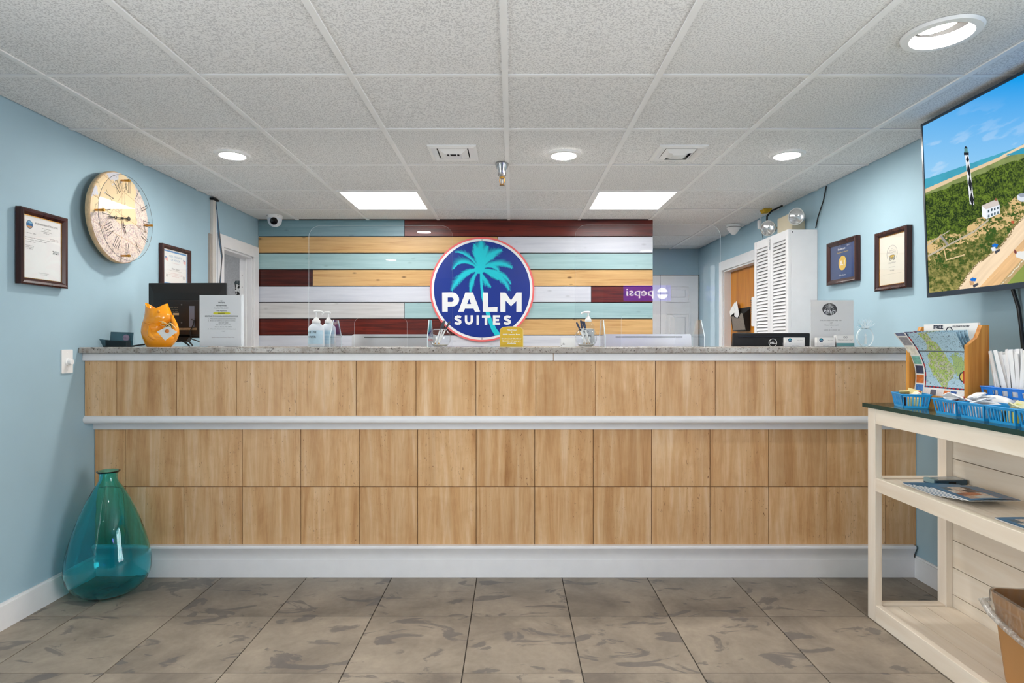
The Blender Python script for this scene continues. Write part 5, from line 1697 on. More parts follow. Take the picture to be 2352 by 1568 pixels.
# louvred cabinet ------------------------------------------------------------------------------------
CX, CY0, CY1, CZ1 = 1.924, 4.187, 4.775, 2.023
cb = thing('louvred_cabinet', 'tall white cabinet with louvred folding doors against the right wall', 'cabinet', (2.02, 4.48, 0))
part(MB().box(CX + 0.022, XR - 0.001, CY0, CY0 + 0.018, 0.0, CZ1 - 0.003), 'side_panel', WHITE, cb, bevel=0.002)
part(MB().box(CX + 0.022, XR - 0.001, CY1 - 0.018, CY1, 0.0, CZ1 - 0.003), 'side_panel', WHITE, cb, bevel=0.002)
part(MB().box(CX + 0.022, XR - 0.001, CY0 + 0.018, CY1 - 0.018, CZ1 - 0.021, CZ1 - 0.003), 'top_panel', WHITE, cb)
part(MB().box(XR - 0.008, XR - 0.001, CY0 + 0.018, CY1 - 0.018, 0.0, CZ1 - 0.021), 'back_panel', WHITE, cb)
part(MB().box(CX + 0.024, XR - 0.008, CY0 + 0.018, CY1 - 0.018, 0.03, 0.05), 'floor_panel', WHITE, cb)
ymid = (CY0 + CY1) / 2
slat = None
for a, b_ in ((CY0, ymid - 0.002), (ymid + 0.002, CY1)):
    d = bpy.data.objects.new('door', None)
    C.objects.link(d)
    d.parent = cb
    d.location = (CX - 2.02, (a + b_) / 2 - 4.48, 0.02)
    hw = (b_ - a) / 2
    sw = 0.042
    hh = CZ1 - 0.02
    MB().box(0, 0.022, -hw, -hw + sw, 0, hh).box(0, 0.022, hw - sw, hw, 0, hh).box(0.001, 0.021, -hw + sw, hw - sw, hh - 0.062, hh).box(0.001, 0.021, -hw + sw, hw - sw, 0, 0.10).build('door_frame', WHITE, d, bevel=0.003)
    if slat is None:
        lw = hw - sw
        m = MB().hexa([(0.002, -lw, -0.0095), (0.006, -lw, -0.0105), (0.006, lw, -0.0105), (0.002, lw, -0.0095)], [(0.014, -lw, 0.0120), (0.018, -lw, 0.0110), (0.018, lw, 0.0110), (0.014, lw, 0.0120)])
        slat = m.mesh('louvre_slat', WHITE)
    nsl = int((hh - 0.072 - 0.115) / 0.0255) + 1
    for i in range(nsl):
        put('louvre_slat', slat, d, (0, 0, 0.115 + 0.0255 * i))
for z in (CZ1 - 0.10, 0.9):
    part(MB().box(CX - 0.004, CX + 0.001, ymid - 0.008, ymid + 0.008, z, z + 0.08), 'hinge', CHROME, cb)
part(MB().lathe([(0.004, 0), (0.003, -0.002)], 10, (CX + 0.03, CY0, CZ1 - 0.02), 'y'), 'screw', INK, cb)

# emergency light -------------------------------------------------------------------------------------
el_ = thing('emergency_light', 'beige emergency light unit with two round lamp heads above the louvred cabinet', 'emergency light', (2.08, 4.48, CZ1))
BEIGE = pm('beige_housing', S(222, 210, 182), 0.5, var=0.03)
part(MB().box(2.03, XR - 0.001, 4.36, 4.60, CZ1 - 0.001, 2.178), 'battery_box', BEIGE, el_, bevel=0.006)
HEADM = pm('lamp_head_grey', S(196, 200, 198), 0.4)
LNS = pm('lamp_lens_ribbed', S(206, 210, 212), 0.12, metal=0.7, var=0.35, vs=26, stretch=(1, 1, 6))
for (p, d, nm) in ((Vector((2.005, 4.235, PZ(497, 4.235))), Vector((-0.80, -0.55, -0.10)), 0), (Vector((1.985, 4.655, PZ(524, 4.655))), Vector((-0.72, -0.62, -0.15)), 1)):
    d.normalize()
    R_ = d.to_track_quat('Z', 'Y').to_matrix().to_4x4()
    M = Matrix.Translation(p - el_.location) @ R_
    hd = MB().open_lathe([(0.0, -0.062), (0.030, -0.060), (0.044, -0.044), (0.058, -0.004), (0.060, 0.006), (0.054, 0.006)], 32).xf(M).build('lamp_head', HEADM, el_, smooth=40)
    MB().lathe([(0.054, 0.004), (0.040, 0.010), (0.0, 0.014)], 32).xf(M).build('lens', LNS, hd, smooth=60)
    q = p - d * 0.055
    tgt = Vector((2.085, 4.365 if nm == 0 else 4.595, 2.12))
    part(MB().tube([q, (q + tgt) / 2 + Vector((0.01, 0, -0.005)), tgt], 0.010, 10), 'swivel_arm', HEADM, el_, smooth=60)
wc = tag(MB().tube([(XR - 0.006, 4.06, ZC - 0.002), (XR - 0.010, 4.09, 2.20), (XR - 0.012, 4.16, 2.10), (XR - 0.012, 4.19, 2.03)], 0.004, 8).build('wall_cable', BLACK, smooth=60), 'thin dark cable dropping from the ceiling beside the emergency light', 'cable')
wc2 = tag(MB().tube([(XR - 0.03, 4.66, ZC + 0.002), (2.03, 4.70, 2.26), (1.995, 4.70, 2.22), (1.990, 4.69, 2.185)], 0.007, 8).build('lamp_cable', BLACK, smooth=60), 'black cable looping from the ceiling to the left emergency lamp', 'cable')
jb = thing('junction_adapter', 'small white cable adapter taped below the ceiling next to the emergency light', 'adapter', (2.045, 4.96, 2.165))
MB().hexa([(-0.012, -0.018, 0.01), (0.012, -0.018, 0.0), (0.012, 0.018, 0.0), (-0.012, 0.018, 0.01)], [(-0.014, -0.018, 0.075), (0.010, -0.018, 0.070), (0.010, 0.018, 0.070), (-0.014, 0.018, 0.075)]).build('body', WHITE2, jb, bevel=0.003)
MB().tube([(-0.002, 0, 0.07), (0.01, 0, 0.10), (0.03, 0, ZC - 2.165 - 0.001)], 0.003, 6).build('lead', WHITE2, jb)
MB().tube([(0.0, 0.0, 0.006), (-0.02, -0.10, -0.06), (-0.05, -0.19, -0.13)], 0.0022, 6).build('thin_wire', INK, jb)
fo_ = tag(MB().hexa([(2.00, 4.76, ZC - 0.030), (2.05, 4.76, ZC - 0.024), (2.05, 4.82, ZC - 0.026), (2.00, 4.82, ZC - 0.030)], [(1.99, 4.75, ZC - 0.001), (2.06, 4.75, ZC - 0.001), (2.06, 4.83, ZC - 0.001), (1.99, 4.83, ZC - 0.001)]).build('foam_scrap', pm('yellow_foam', S(196, 160, 40), 0.9, var=0.2, vs=60), bevel=0.004), 'scrap of yellow insulation foam poking from the ceiling edge', 'foam')

# mesh letter pocket on the honey door, with papers
dlx = XR + 0.07
ph = thing('mesh_letter_holder', 'black wire mesh letter holder hanging on the honey wood door', 'letter holder', (dlx - 0.001, 5.70, 1.345), RW)
MESH = pm('dark_mesh', S(128, 116, 106), 0.6, var=0.25, vs=160)
front = [(-0.155, -0.044, 0.0), (0.155, -0.038, 0.0), (0.150, -0.064, 0.155), (0.095, -0.066, 0.165), (0.02, -0.060, 0.118), (-0.04, -0.060, 0.122), (-0.09, -0.063, 0.142), (-0.150, -0.064, 0.138)]
MB().prism(front, (0, 0.002, 0)).build('mesh_front', MESH, ph)
MB().tube([(p[0], p[1] - 0.001, p[2]) for p in front], 0.0042, 6, closed=True).build('wire_rim', BLACKM, ph)
MB().box(-0.155, 0.155, -0.038, 0.0, -0.006, 0.0).build('wire_base', BLACKM, ph)
for x in (-0.155, 0.151):
    MB().prism([(x, -0.038, 0.0), (x, 0.0, 0.0), (x, 0.0, 0.20), (x, -0.064, 0.15)], (0.004, 0, 0)).build('end_plate', BLACKM, ph)
B(-0.155, 0.155, -0.004, 0.0, 0.0, 0.215).build('back_plate', BLACKM, ph)
lt = thing('letter_sheaf', 'sheaf of white envelopes leaning out of the mesh letter holder', 'letters', (dlx - 0.026, 5.74, 1.350), RW)
for i, (dx, hh, tl_) in enumerate(((-0.02, 0.285, -30), (0.015, 0.285, -27), (-0.05, 0.26, -33))):
    m = MB().box(-0.06, 0.06, -0.003 - 0.003 * i, -0.0018 - 0.003 * i, 0.04, hh).xf(Matrix.Translation((dx, 0, 0.0)) @ Matrix.Rotation(math.radians(tl_), 4, 'Y'))
    m.build('envelope', PAPER, lt)
bl = thing('hanging_notebook', 'white ring bound notebook hanging at the edge of the louvred cabinet', 'notebook', (dlx - 0.001, 5.44, 1.378), RW)
MB().prism(rounded(-0.03, 0.10, 0.0, 0.265, 0.015, y=-0.02), (0, 0.019, 0)).build('cover', WHITE2, bl, bevel=0.002)
for i in range(7):
    MB().tube([(-0.028 + 0.010 * math.cos(q), -0.024 + 0.008 * math.sin(q), 0.115 + 0.02 * i) for q in np.linspace(0, 6.28, 11)[:-1]], 0.002, 5, closed=True).build('binding_ring', CHROME, bl)

# television ------------------------------------------------------------------------------------------
TVW, TVH = 1.45, 0.825
TY0 = 2.862
ang_t = math.atan2(0.031, TVH)
tv = thing('wall_television', 'large flat television on the right wall showing a lighthouse and beach', 'television', (1.977, TY0 - TVW / 2, 1.448), RW)
tm = Matrix.Rotation(ang_t, 4, 'X')          # top leans into the room
NAVY = pm('tv_bezel', S(34, 48, 62), 0.3, var=0.05)
fr_ = MB()
o_ = [(-TVW / 2, 0, 0), (TVW / 2, 0, 0), (TVW / 2, 0, TVH), (-TVW / 2, 0, TVH)]
i_ = [(-TVW / 2 + 0.010, 0, 0.022), (TVW / 2 - 0.010, 0, 0.022), (TVW / 2 - 0.010, 0, TVH - 0.012), (-TVW / 2 + 0.010, 0, TVH - 0.012)]
fr_.prism(o_, (0, 0.03, 0), holes=[i_]).xf(tm).build('bezel', NAVY, tv)
MB().box(-TVW / 2 + 0.004, TVW / 2 - 0.004, 0.012, 0.045, 0.006, TVH - 0.006).xf(tm).build('back_panel', BLACK, tv)
MB().box(-0.25, 0.25, 0.045, 0.085, 0.20, 0.60).xf(tm).build('mount_plate', BLACKM, tv)
MB().box(-0.15, 0.15, 0.08, XR - 1.977 + 0.0, 0.25, 0.50).build('wall_bracket', BLACKM, tv)
SX0, SX1, SZ0, SZ1 = -TVW / 2 + 0.009, TVW / 2 - 0.009, 0.021, TVH - 0.011
def sw(s): return np.where(s < 0.8, s * 0.525, 0.42 + (s - 0.8) * 2.9)      # finer grid on the far part of the screen
def scr(s, t):
    s = float(sw(s))
    return tuple(tm @ Vector((SX0 + (SX1 - SX0) * s, 0.004, SZ0 + (SZ1 - SZ0) * t)))
def tv_paint(s, t):
    s = sw(s)
    lx = SX0 + (SX1 - SX0) * s
    lz = SZ0 + (SZ1 - SZ0) * t
    ca, sa = math.cos(ang_t), math.sin(ang_t)
    yy = 0.004 * ca - lz * sa
    zz = 0.004 * sa + lz * ca
    X = 1.977 + yy
    Y = TY0 - TVW / 2 - lx
    Zw = 1.448 + zz
    # drawing coordinates of the picture (as laid out on the sheet I sketched it on)
    u = 1176 + F * X / np.maximum(Y, 0.9)
    v = 784 - F * (Zw - H) / np.maximum(Y, 0.9)
    n1 = vnoise(u / 9, v / 9, 1, 4)
    n2 = vnoise(u / 26, v / 26, 2, 4)
    n3 = vnoise(u / 2.2, v / 2.2, 3, 2)
    n4 = vnoise(u / 4.5, v / 3.6, 12, 3)
    f = lambda *p: p
    hz = 413 - (u - 2120) * 0.345
    # sky
    k = np.clip((v - 180) / 240, 0, 1)[:, None]
    col = lc((8, 150, 226)) * (1 - k) + lc((146, 200, 236)) * k
    cl = np.clip((vnoise(u / 60 + 3, (v + 0.45 * u) / 18, 8, 4) - 0.60) * 3, 0, 0.28)[:, None] * np.clip((v - 220) / 120, 0, 1)[:, None]
    col = col * (1 - cl) + lc((214, 226, 240)) * cl
    def put_(mask, c):
        nonlocal col
        c = np.array(c) if not isinstance(c, np.ndarray) else c
        col = np.where(mask[:, None], c, col)
    sea = v > hz
    put_(sea, lc((66, 160, 184)) * (0.85 + 0.3 * n2[:, None]))
    # barrier beach, dunes, wood
    beach = v > hz + 23 - (u - 2120) * 0.085
    put_(beach, lc((222, 196, 160)))
    dune = v > hz + 33 - (u - 2120) * 0.10 + 3 * (n2 - 0.5)
    put_(dune, lc((128, 142, 84)) * (0.75 + 0.5 * n1[:, None]))
    far = dune & (v < hz + 16) & (u > 2270)
    put_(far, lc((104, 130, 96)))
    lag = inpoly(u, v, [(2305, 358), (2352, 330), (2600, 250), (2600, 300), (2352, 353)])
    put_(lag, lc((50, 150, 180)))
    spit = inpoly(u, v, [(2290, 366), (2352, 338), (2600, 262), (2600, 256), (2352, 331), (2302, 356)])
    put_(spit, lc((226, 204, 172)))
    tree = dune & (v > 452 - (u - 2122) * 0.40 + 12 * (n2 - 0.5)) & (v < 552 - (u - 2130) * 0.33 + 30 * (n2 - 0.5) - np.clip((u - 2215) * 0.25, 0, 40))
    put_(tree, (lc((20, 42, 14)) + (lc((104, 128, 40)) - lc((20, 42, 14))) * np.clip((n3 * 0.75 + n1 * 0.55 - 0.40) * 2.0, 0, 1)[:, None] ** 1.5))
    mid = (v >= 552 - (u - 2130) * 0.33 + 30 * (n2 - 0.5) - np.clip((u - 2215) * 0.25, 0, 40))
    g = np.clip((0.5 * n1 + 0.5 * n4 - 0.38) * 4.0, 0, 1)[:, None]
    put_(mid, (lc((70, 86, 30)) * (1 - g) + lc((158, 148, 86)) * g) * (0.7 + 0.6 * n3[:, None]))
    sand = mid & (v < 600 - (u - 2130) * 0.44) & (0.55 * vnoise(u / 14, v / 9, 9, 3) + 0.45 * n4 > 0.47)
    put_(sand, lc((214, 182, 128)))
    sc_ = mid & (0.5 * vnoise(u / 12 + 7, v / 12, 19, 3) + 0.5 * n4 > 0.58) & (v < 650 - (u - 2130) * 0.5)
    put_(sc_, lc((54, 84, 28)) * (0.7 + 0.6 * n3[:, None]))
    # shore
    e = 2185 + (672 - v) * 0.97 + 5 * (n1 - 0.5) + 6 * np.sin(v / 17.0)
    shore = (u > e) & (v > 455 - (u - 2300) * 0.6)
    stk = vnoise((u + v * 0.93) / 7, (u - v) / 90, 41, 3)[:, None]
    put_(shore, lc((240, 214, 180)) * (0.86 + 0.26 * stk))
    rim_ = shore & (u < e + 3 + 4 * n1)
    put_(rim_ & (n3 > 0.42), lc((128, 112, 74)))
    wet = shore & (u > 2238 + (672 - v) * 0.93)
    put_(wet, lc((226, 184, 134)) * (0.78 + 0.42 * stk))
    wat = shore & (u > 2278 + (672 - v) * 0.90)
    put_(wat, lc((186, 160, 116)))
    wat = shore & (u > 2296 + (672 - v) * 0.86 + 4 * (n1 - 0.5))
    put_(wat, lc((132, 148, 74)) * (0.88 + 0.3 * n2[:, None]))
    foam = shore & (np.abs(u - (2284 + (672 - v) * 0.90 + 5 * (n1 - 0.5))) < 1.2) & (n3 > 0.4)
    put_(foam, lc((236, 230, 210)))
    # boardwalk
    def seg(x0, y0, x1, y1, w, c):
        dx, dy = x1 - x0, y1 - y0
        L2 = dx * dx + dy * dy
        tt = np.clip(((u - x0) * dx + (v - y0) * dy) / L2, 0, 1)
        put_(np.hypot(u - x0 - tt * dx, v - y0 - tt * dy) < w, c)
    GB_ = lc((186, 176, 156))
    seg(2131, 588, 2172, 566, 1.9, GB_); seg(2172, 566, 2238, 531, 1.8, GB_); seg(2238, 531, 2270, 505, 1.7, GB_)
    seg(2130, 563, 2162, 541, 1.2, GB_); seg(2162, 541, 2180, 530, 1.0, GB_); seg(2162, 543, 2176, 561, 2.6, lc((150, 146, 140)))
    seg(2168, 570, 2173, 595, 1.2, lc((220, 190, 140))); seg(2173, 597, 2215, 585, 1.4, lc((222, 196, 150)))
    # keeper's house
    put_(inpoly(u, v, [(2255, 472), (2265, 480), (2266, 503), (2256, 497)]), lc((236, 240, 246)))
    put_(inpoly(u, v, [(2265, 480), (2296, 470), (2297, 490), (2266, 503)]), lc((226, 232, 240)))
    put_(inpoly(u, v, [(2255, 472), (2290, 457), (2296, 470), (2264, 481)]), lc((206, 196, 190)))
    for x in (2269, 2276, 2283, 2290):
        put_(inpoly(u, v, [(x, 482 - (x - 2269) * 0.32), (x + 3.5, 481 - (x - 2269) * 0.32), (x + 3.5, 487 - (x - 2269) * 0.33), (x, 488 - (x - 2269) * 0.33)]), lc((60, 80, 90)))
        put_(inpoly(u, v, [(x, 493 - (x - 2269) * 0.36), (x + 4, 492 - (x - 2269) * 0.36), (x + 4, 498 - (x - 2269) * 0.36), (x, 499 - (x - 2269) * 0.36)]), lc((90, 110, 120)))
    put_(inpoly(u, v, [(2286, 455), (2289, 455), (2289, 461), (2286, 461)]), lc((140, 80, 60)))
    put_(inpoly(u, v, [(2337, 447), (2345, 444), (2400, 440), (2400, 462), (2345, 463), (2337, 458)]), lc((214, 220, 230)))
    put_(inpoly(u, v, [(2337, 447), (2345, 444), (2400, 438), (2400, 446), (2345, 453)]), lc((150, 158, 172)))
    # lighthouse
    tw = lambda q: (2216.0 + (q - 350) * 0.098, 2224.0 + (q - 350) * 0.118)
    def lh(y0, y1, c):
        l0, r0 = tw(y0); l1, r1 = tw(y1)
        put_(inpoly(u, v, [(l0, y0), (r0, y0), (r1, y1 + 3), (l1, y1)]), c)
    lh(353, 468, lc((228, 230, 234)))
    BK = lc((24, 28, 38))
    for q, half in ((366, 8), (391, 18), (422, 20), (458, 18)):
        l, r = tw(q)
        m_ = (l + r) / 2 + 1.0
        up = (lambda a: (sum(tw(a)) / 2 + 1.0))
        put_(inpoly(u, v, [(up(q - half), q - half), (r, q), (up(q + half), q + half), (l + 1.0, q)]), BK)
    put_(inpoly(u, v, [(2214, 350), (2225, 349), (2225, 356), (2214, 356)]), BK)
    put_(inpoly(u, v, [(2215, 340), (2222, 339), (2223, 350), (2215, 350)]), lc((90, 140, 140)))
    put_(inpoly(u, v, [(2214, 341), (2218, 335), (2223, 340)]), BK)
    # tents, boat, people
    for x, y in ((2278, 559), (2228, 637)):
        put_(inpoly(u, v, [(x, y + 4), (x + 6, y), (x + 15, y + 2), (x + 12, y + 9), (x + 2, y + 8)]), lc((20, 110, 200)))
        put_(inpoly(u, v, [(x - 2, y + 9), (x + 8, y + 8), (x + 10, y + 17), (x + 1, y + 18)]), lc((226, 230, 236)) if x > 2240 else lc((200, 160, 120)))
        put_(inpoly(u, v, [(x + 6, y + 18), (x + 18, y + 12), (x + 20, y + 16), (x + 9, y + 24)]), lc((70, 74, 84)))
    put_(inpoly(u, v, [(2332, 578), (2360, 576), (2420, 574), (2420, 596), (2350, 596), (2334, 590)]), lc((228, 228, 224)))
    put_(inpoly(u, v, [(2330, 572), (2336, 578), (2334, 584), (2329, 580)]), lc((120, 60, 60)))
    put_(inpoly(u, v, [(2323, 506), (2330, 508), (2328, 514), (2322, 511)]), lc((190, 90, 60)))
    return col * 1.0
TVP = colour_print('television_picture', emission=0.95, rough=0.25, spec=0.0)
ink_sheet('screen_picture', scr, 640, 440, tv_paint, TVP, tv)
cb_tv = tag(MB().tube([(2.075, 2.52, 1.52), (2.095, 2.51, 1.45), (2.112, 2.505, 1.38), (2.118, 2.50, 1.30), (2.118, 2.485, 1.18), (2.115, 2.47, 1.05), (2.115, 2.46, 0.40)], 0.0075, 10).build('television_cable', BLACK, smooth=60), 'black cable hanging from the wall television down the blue wall', 'cable')

# ------------------------------------------------------------------ teal vase in the left corner
vz = thing('glass_vase', 'large teal glass vase standing on the floor in the left corner', 'vase', (-1.985, 2.955, 0.0))
TEAL = bpy.data.materials.new('teal_glass')
TEAL.use_nodes = True
tn = NT(TEAL)
tn.b.inputs['Base Color'].default_value = (0.26, 0.90, 0.96, 1)
tn.b.inputs['Transmission Weight'].default_value = 1.0
tn.b.inputs['Roughness'].default_value = 0.01
tn.b.inputs['IOR'].default_value = 1.45
nz = tn.noise(tn.coords(), 7, 3)
tn.bump(nz, 0.25, 0.01)
outp = [(0.080, 0.0), (0.104, 0.006), (0.134, 0.024), (0.164, 0.054), (0.182, 0.090), (0.188, 0.125), (0.186, 0.165), (0.178, 0.215), (0.163, 0.275), (0.143, 0.340), (0.119, 0.405), (0.092, 0.465), (0.068, 0.512), (0.050, 0.540), (0.042, 0.556), (0.039, 0.575), (0.040, 0.592), (0.049, 0.600), (0.052, 0.604)]
inp = [(max(r - 0.006, 0.0), z + 0.004) for r, z in outp[:-2]]
inp[0] = (0.06, 0.012)
prof = [(0.0, 0.006), (0.05, 0.004)] + outp + [(0.048, 0.606), (0.040, 0.602)] + list(reversed(inp)) + [(0.0, 0.014)]
MB().lathe(prof, 64, sx=1.0, sy=0.94).build('glass_body', TEAL, vz, smooth=60)

# ------------------------------------------------------------------ whitewashed shelf unit
SXF, SXB, SY0, SY1 = 1.606, 1.950, 1.20, 2.712
ST = 0.945
su = thing('shelf_unit', 'whitewashed pine shelf unit with open end along the right wall', 'shelf unit', ((SXF + SXB) / 2, (SY0 + SY1) / 2, 0))
def sp2(mb, name, mat, **kw): return part(mb, name, mat, su, **kw)
for y in (SY0, SY1 - 0.055):
    sp2(B(SXF, SXF + 0.030, y, y + 0.055, 0, ST - 0.001), 'front_post', WASHZ, bevel=0.002)
    sp2(B(SXB - 0.030, SXB, y, y + 0.055, 0, ST - 0.001), 'back_post', WASHZ, bevel=0.002)
for nm, z0, z1 in (('bottom_rail', 0.0, 0.075), ('middle_rail', 0.578, 0.637), ('top_rail', 0.875, ST)):
    sp2(B(SXF + 0.001, SXF + 0.029, SY0 + 0.055, SY1 - 0.055, z0, z1), nm, WASHY, bevel=0.002)
    for y in (SY0, SY1 - 0.050):
        sp2(B(SXF + 0.030, SXB - 0.030, y, y + 0.045, z0 if nm != 'top_rail' else 0.905, z1 - 0.001), 'end_rail', WASHX, bevel=0.002)
for z in (0.067, 0.630):
    xs_ = [SXF + 0.029, 1.708, 1.829, SXB]
    for i, (a, b_) in enumerate(zip(xs_[:-1], xs_[1:])):
        sp2(B(a + 0.0012, b_ - 0.0012, SY0 + 0.047, SY1 - 0.052, z - 0.018, z), 'shelf_plank', WASHY)
zz = [0.0, 0.1215, 0.2416, 0.362, 0.482, 0.602, 0.722, 0.842, ST - 0.002]
for a, b_ in zip(zz[:-1], zz[1:]):
    sp2(B(SXB + 0.0005, SXB + 0.016, SY0, SY1, a + 0.0016, b_ - 0.0016), 'back_plank', WASHY)
sp2(B(SXB + 0.016, SXB + 0.020, SY0, SY1, 0.0, ST - 0.004), 'back_batten_sheet', pm('dark_seam', S(70, 56, 44), 0.9))
GEDGE = pm('green_glass_edge', S(8, 58, 54), 0.15, var=0.1)
GTOP = pane('green_plate_glass', (0.80, 0.93, 0.90), 1.5)
GZ0, GZ1 = ST, 0.963
MB_ = MB().prism([(1.588, SY0 - 0.02, GZ0), (1.985, SY0 - 0.02, GZ0), (1.985, SY1 + 0.012, GZ0), (1.588, SY1 + 0.012, GZ0)], (0, 0, GZ1 - GZ0), 0, mi_side=1)
gtop = tag(MB_.build('protective_glass_sheet', [GTOP, GEDGE]), 'thick green edged glass plate lying on the shelf unit', 'glass sheet')
sub = tag(MB().box(SXF + 0.032, SXB - 0.001, SY0 + 0.058, SY1 - 0.058, ST - 0.020, ST - 0.002).build('top_board', WASHY), 'pale board under the glass plate of the shelf unit', 'board')
sub.parent = su
sub.location = -su.location
del sub['category']
del sub['label']

# baskets ----------------------------------------------------------------------------------------------
BLUEP = pm('blue_basket_plastic', S(28, 150, 216), 0.35, var=0.04)
BLUEP2 = pm('bright_blue_basket_plastic', S(18, 122, 220), 0.35, var=0.04)
def basket_mesh(w, d, h, taper, nx, ny, squares=False):
    """w along x, d along y at the rim; base smaller"""
    mb = MB()
    bw, bd = w / 2 - taper, d / 2 - taper
    tw_, td = w / 2, d / 2
    th = 0.0022
    mb.box(-bw, bw, -bd, bd, 0.0, 0.003)
    def wall(p0, p1, q0, q1, inn, n):
        p0, p1, q0, q1, inn = map(Vector, (p0, p1, q0, q1, inn))
        def quad(a0, a1, b0, b1):
            P = lambda s, t: (p0 + (p1 - p0) * s) * (1 - t) + (q0 + (q1 - q0) * s) * t
            lo = [P(a0, b0), P(a1, b0), P(a1, b1), P(a0, b1)]
            mb.hexa(lo, [p + inn * th for p in lo])
        if not squares:
            quad(0, 1, 0.0, 0.16); quad(0, 1, 0.86, 1.0)
            quad(0, 0.06, 0.16, 0.86); quad(0.94, 1, 0.16, 0.86)
            for i in range(1, n):
                c = 0.06 + 0.88 * i / n
                quad(c - 0.018, c + 0.018, 0.16, 0.86)
        else:
            bands = [(0.0, 0.10), (0.32, 0.42), (0.64, 0.72), (0.90, 1.0)]
            for b0, b1 in bands: quad(0, 1, b0, b1)
            for b0, b1 in ((0.10, 0.32), (0.42, 0.64), (0.72, 0.90)):
                for i in range(n + 1):
                    c = i / n
                    quad(max(0, c - 0.022), min(1, c + 0.022), b0, b1)
    wall((-bw, -bd, 0), (bw, -bd, 0), (-tw_, -td, h), (tw_, -td, h), (0, 1, 0), nx)
    wall((bw, bd, 0), (-bw, bd, 0), (tw_, td, h), (-tw_, td, h), (0, -1, 0), nx)
    wall((-bw, bd, 0), (-bw, -bd, 0), (-tw_, td, h), (-tw_, -td, h), (1, 0, 0), ny)
    wall((bw, -bd, 0), (bw, bd, 0), (tw_, -td, h), (tw_, td, h), (-1, 0, 0), ny)
    mb.tube([(-tw_, -td, h), (tw_, -td, h), (tw_, td, h), (-tw_, td, h)], 0.003, 6, closed=True)
    return mb
bmesh_small = basket_mesh(0.110, 0.126, 0.056, 0.009, 8, 8).mesh('basket', BLUEP)
BASK = [((1.690, 2.545), -0.28, 'small blue basket with tea bags, farthest along the glass plate'),
        ((1.690, 2.275), 0.0, 'small blue basket of creamer cups in front of the map rack'),
        ((1.690, 2.145), 0.0, 'small blue basket of white sugar packets, middle one of the front row'),
        ((1.690, 2.015), 0.0, 'small blue basket with yellow striped packets in the front row'),
        ((1.690, 1.885), 0.0, 'small blue basket of red marked packets, nearest in the front row')]
pcols = [[S(232, 214, 150), S(200, 60, 50), S(40, 44, 50), S(236, 228, 204), S(40, 70, 140)], [S(236, 236, 236), S(228, 228, 232), S(220, 90, 80)], [S(240, 240, 240), S(232, 234, 238), S(226, 226, 230)], [S(226, 222, 180), S(220, 214, 120), S(70, 74, 60)], [S(240, 236, 234), S(200, 60, 56), S(232, 232, 236)]]
pnames = ['foil wrapped tea bag', 'white creamer packet', 'white sugar packet', 'yellow striped sweetener packet', 'red marked sugar packet']
def pmats(c):
    return pm('packet_%d_%d_%d' % tuple(int(x * 999) for x in c), c, 0.5, var=0.06, vs=60)
pk = MB().hexa([(-0.026, -0.019, 0), (0.026, -0.019, 0), (0.026, 0.019, 0), (-0.026, 0.019, 0)], [(-0.024, -0.017, 0.005), (0.024, -0.017, 0.005), (0.024, 0.017, 0.005), (-0.024, 0.017, 0.005)])
rp = random.Random(11)
for q, ((bx, by), rz, lab) in enumerate(BASK):
    o = put('basket', bmesh_small, None, (bx, by, GZ1), rz)
    tag(o, lab, 'basket', 'small blue slotted baskets')
    npk = (12, 14, 18, 13, 13)[q]
    me_by = {}
    for i in range(npk):
        c = pcols[q][i % len(pcols[q])] if i < 7 else pcols[q][(0, 0, len(pcols[q]) // 2 + 1, 1, 0, 0)[i % 6] % len(pcols[q])]
        if c not in me_by:
            me_by[c] = pk.mesh('packet', pmats(c))
        if i < 7:      # upright packets seen through the slots
            x, y, z = rp.uniform(-0.025, 0.025), -0.042 + 0.014 * i, 0.024
            e = (math.radians(90 + rp.uniform(-8, 8)), 0, math.radians(rp.uniform(-10, 10)))
            x = rp.uniform(-0.012, 0.010)
        else:
            x, y = rp.uniform(-0.022, 0.022), rp.uniform(-0.030, 0.030)
            z = 0.046 + 0.0036 * (i - 7)
            e = (math.radians(rp.uniform(-28, 28)), math.radians(rp.uniform(-28, 28)), math.radians(rp.uniform(0, 180)))
        c_, s__ = math.cos(rz), math.sin(rz)
        p = put('packet', me_by[c], None, (bx + x * c_ - y * s__, by + x * s__ + y * c_, GZ1 + z))
        p.rotation_euler = (e[0], e[1], e[2] + rz)
        tag(p, '%s in the small blue basket %s' % (pnames[q], ('farthest along the glass sheet', 'in front of the map rack', 'third from the map rack end', 'fourth from the map rack end', 'nearest the viewer')[q]), 'packet', '%ss in one small blue basket' % pnames[q])

bb = tag(basket_mesh(0.13, 0.40, 0.105, 0.012, 5, 9, True).move((1.872, 2.118, GZ1)).build('large_basket', BLUEP2), 'large bright blue basket with square holes holding straws and napkins', 'basket')
bb.location = (0, 0, 0)
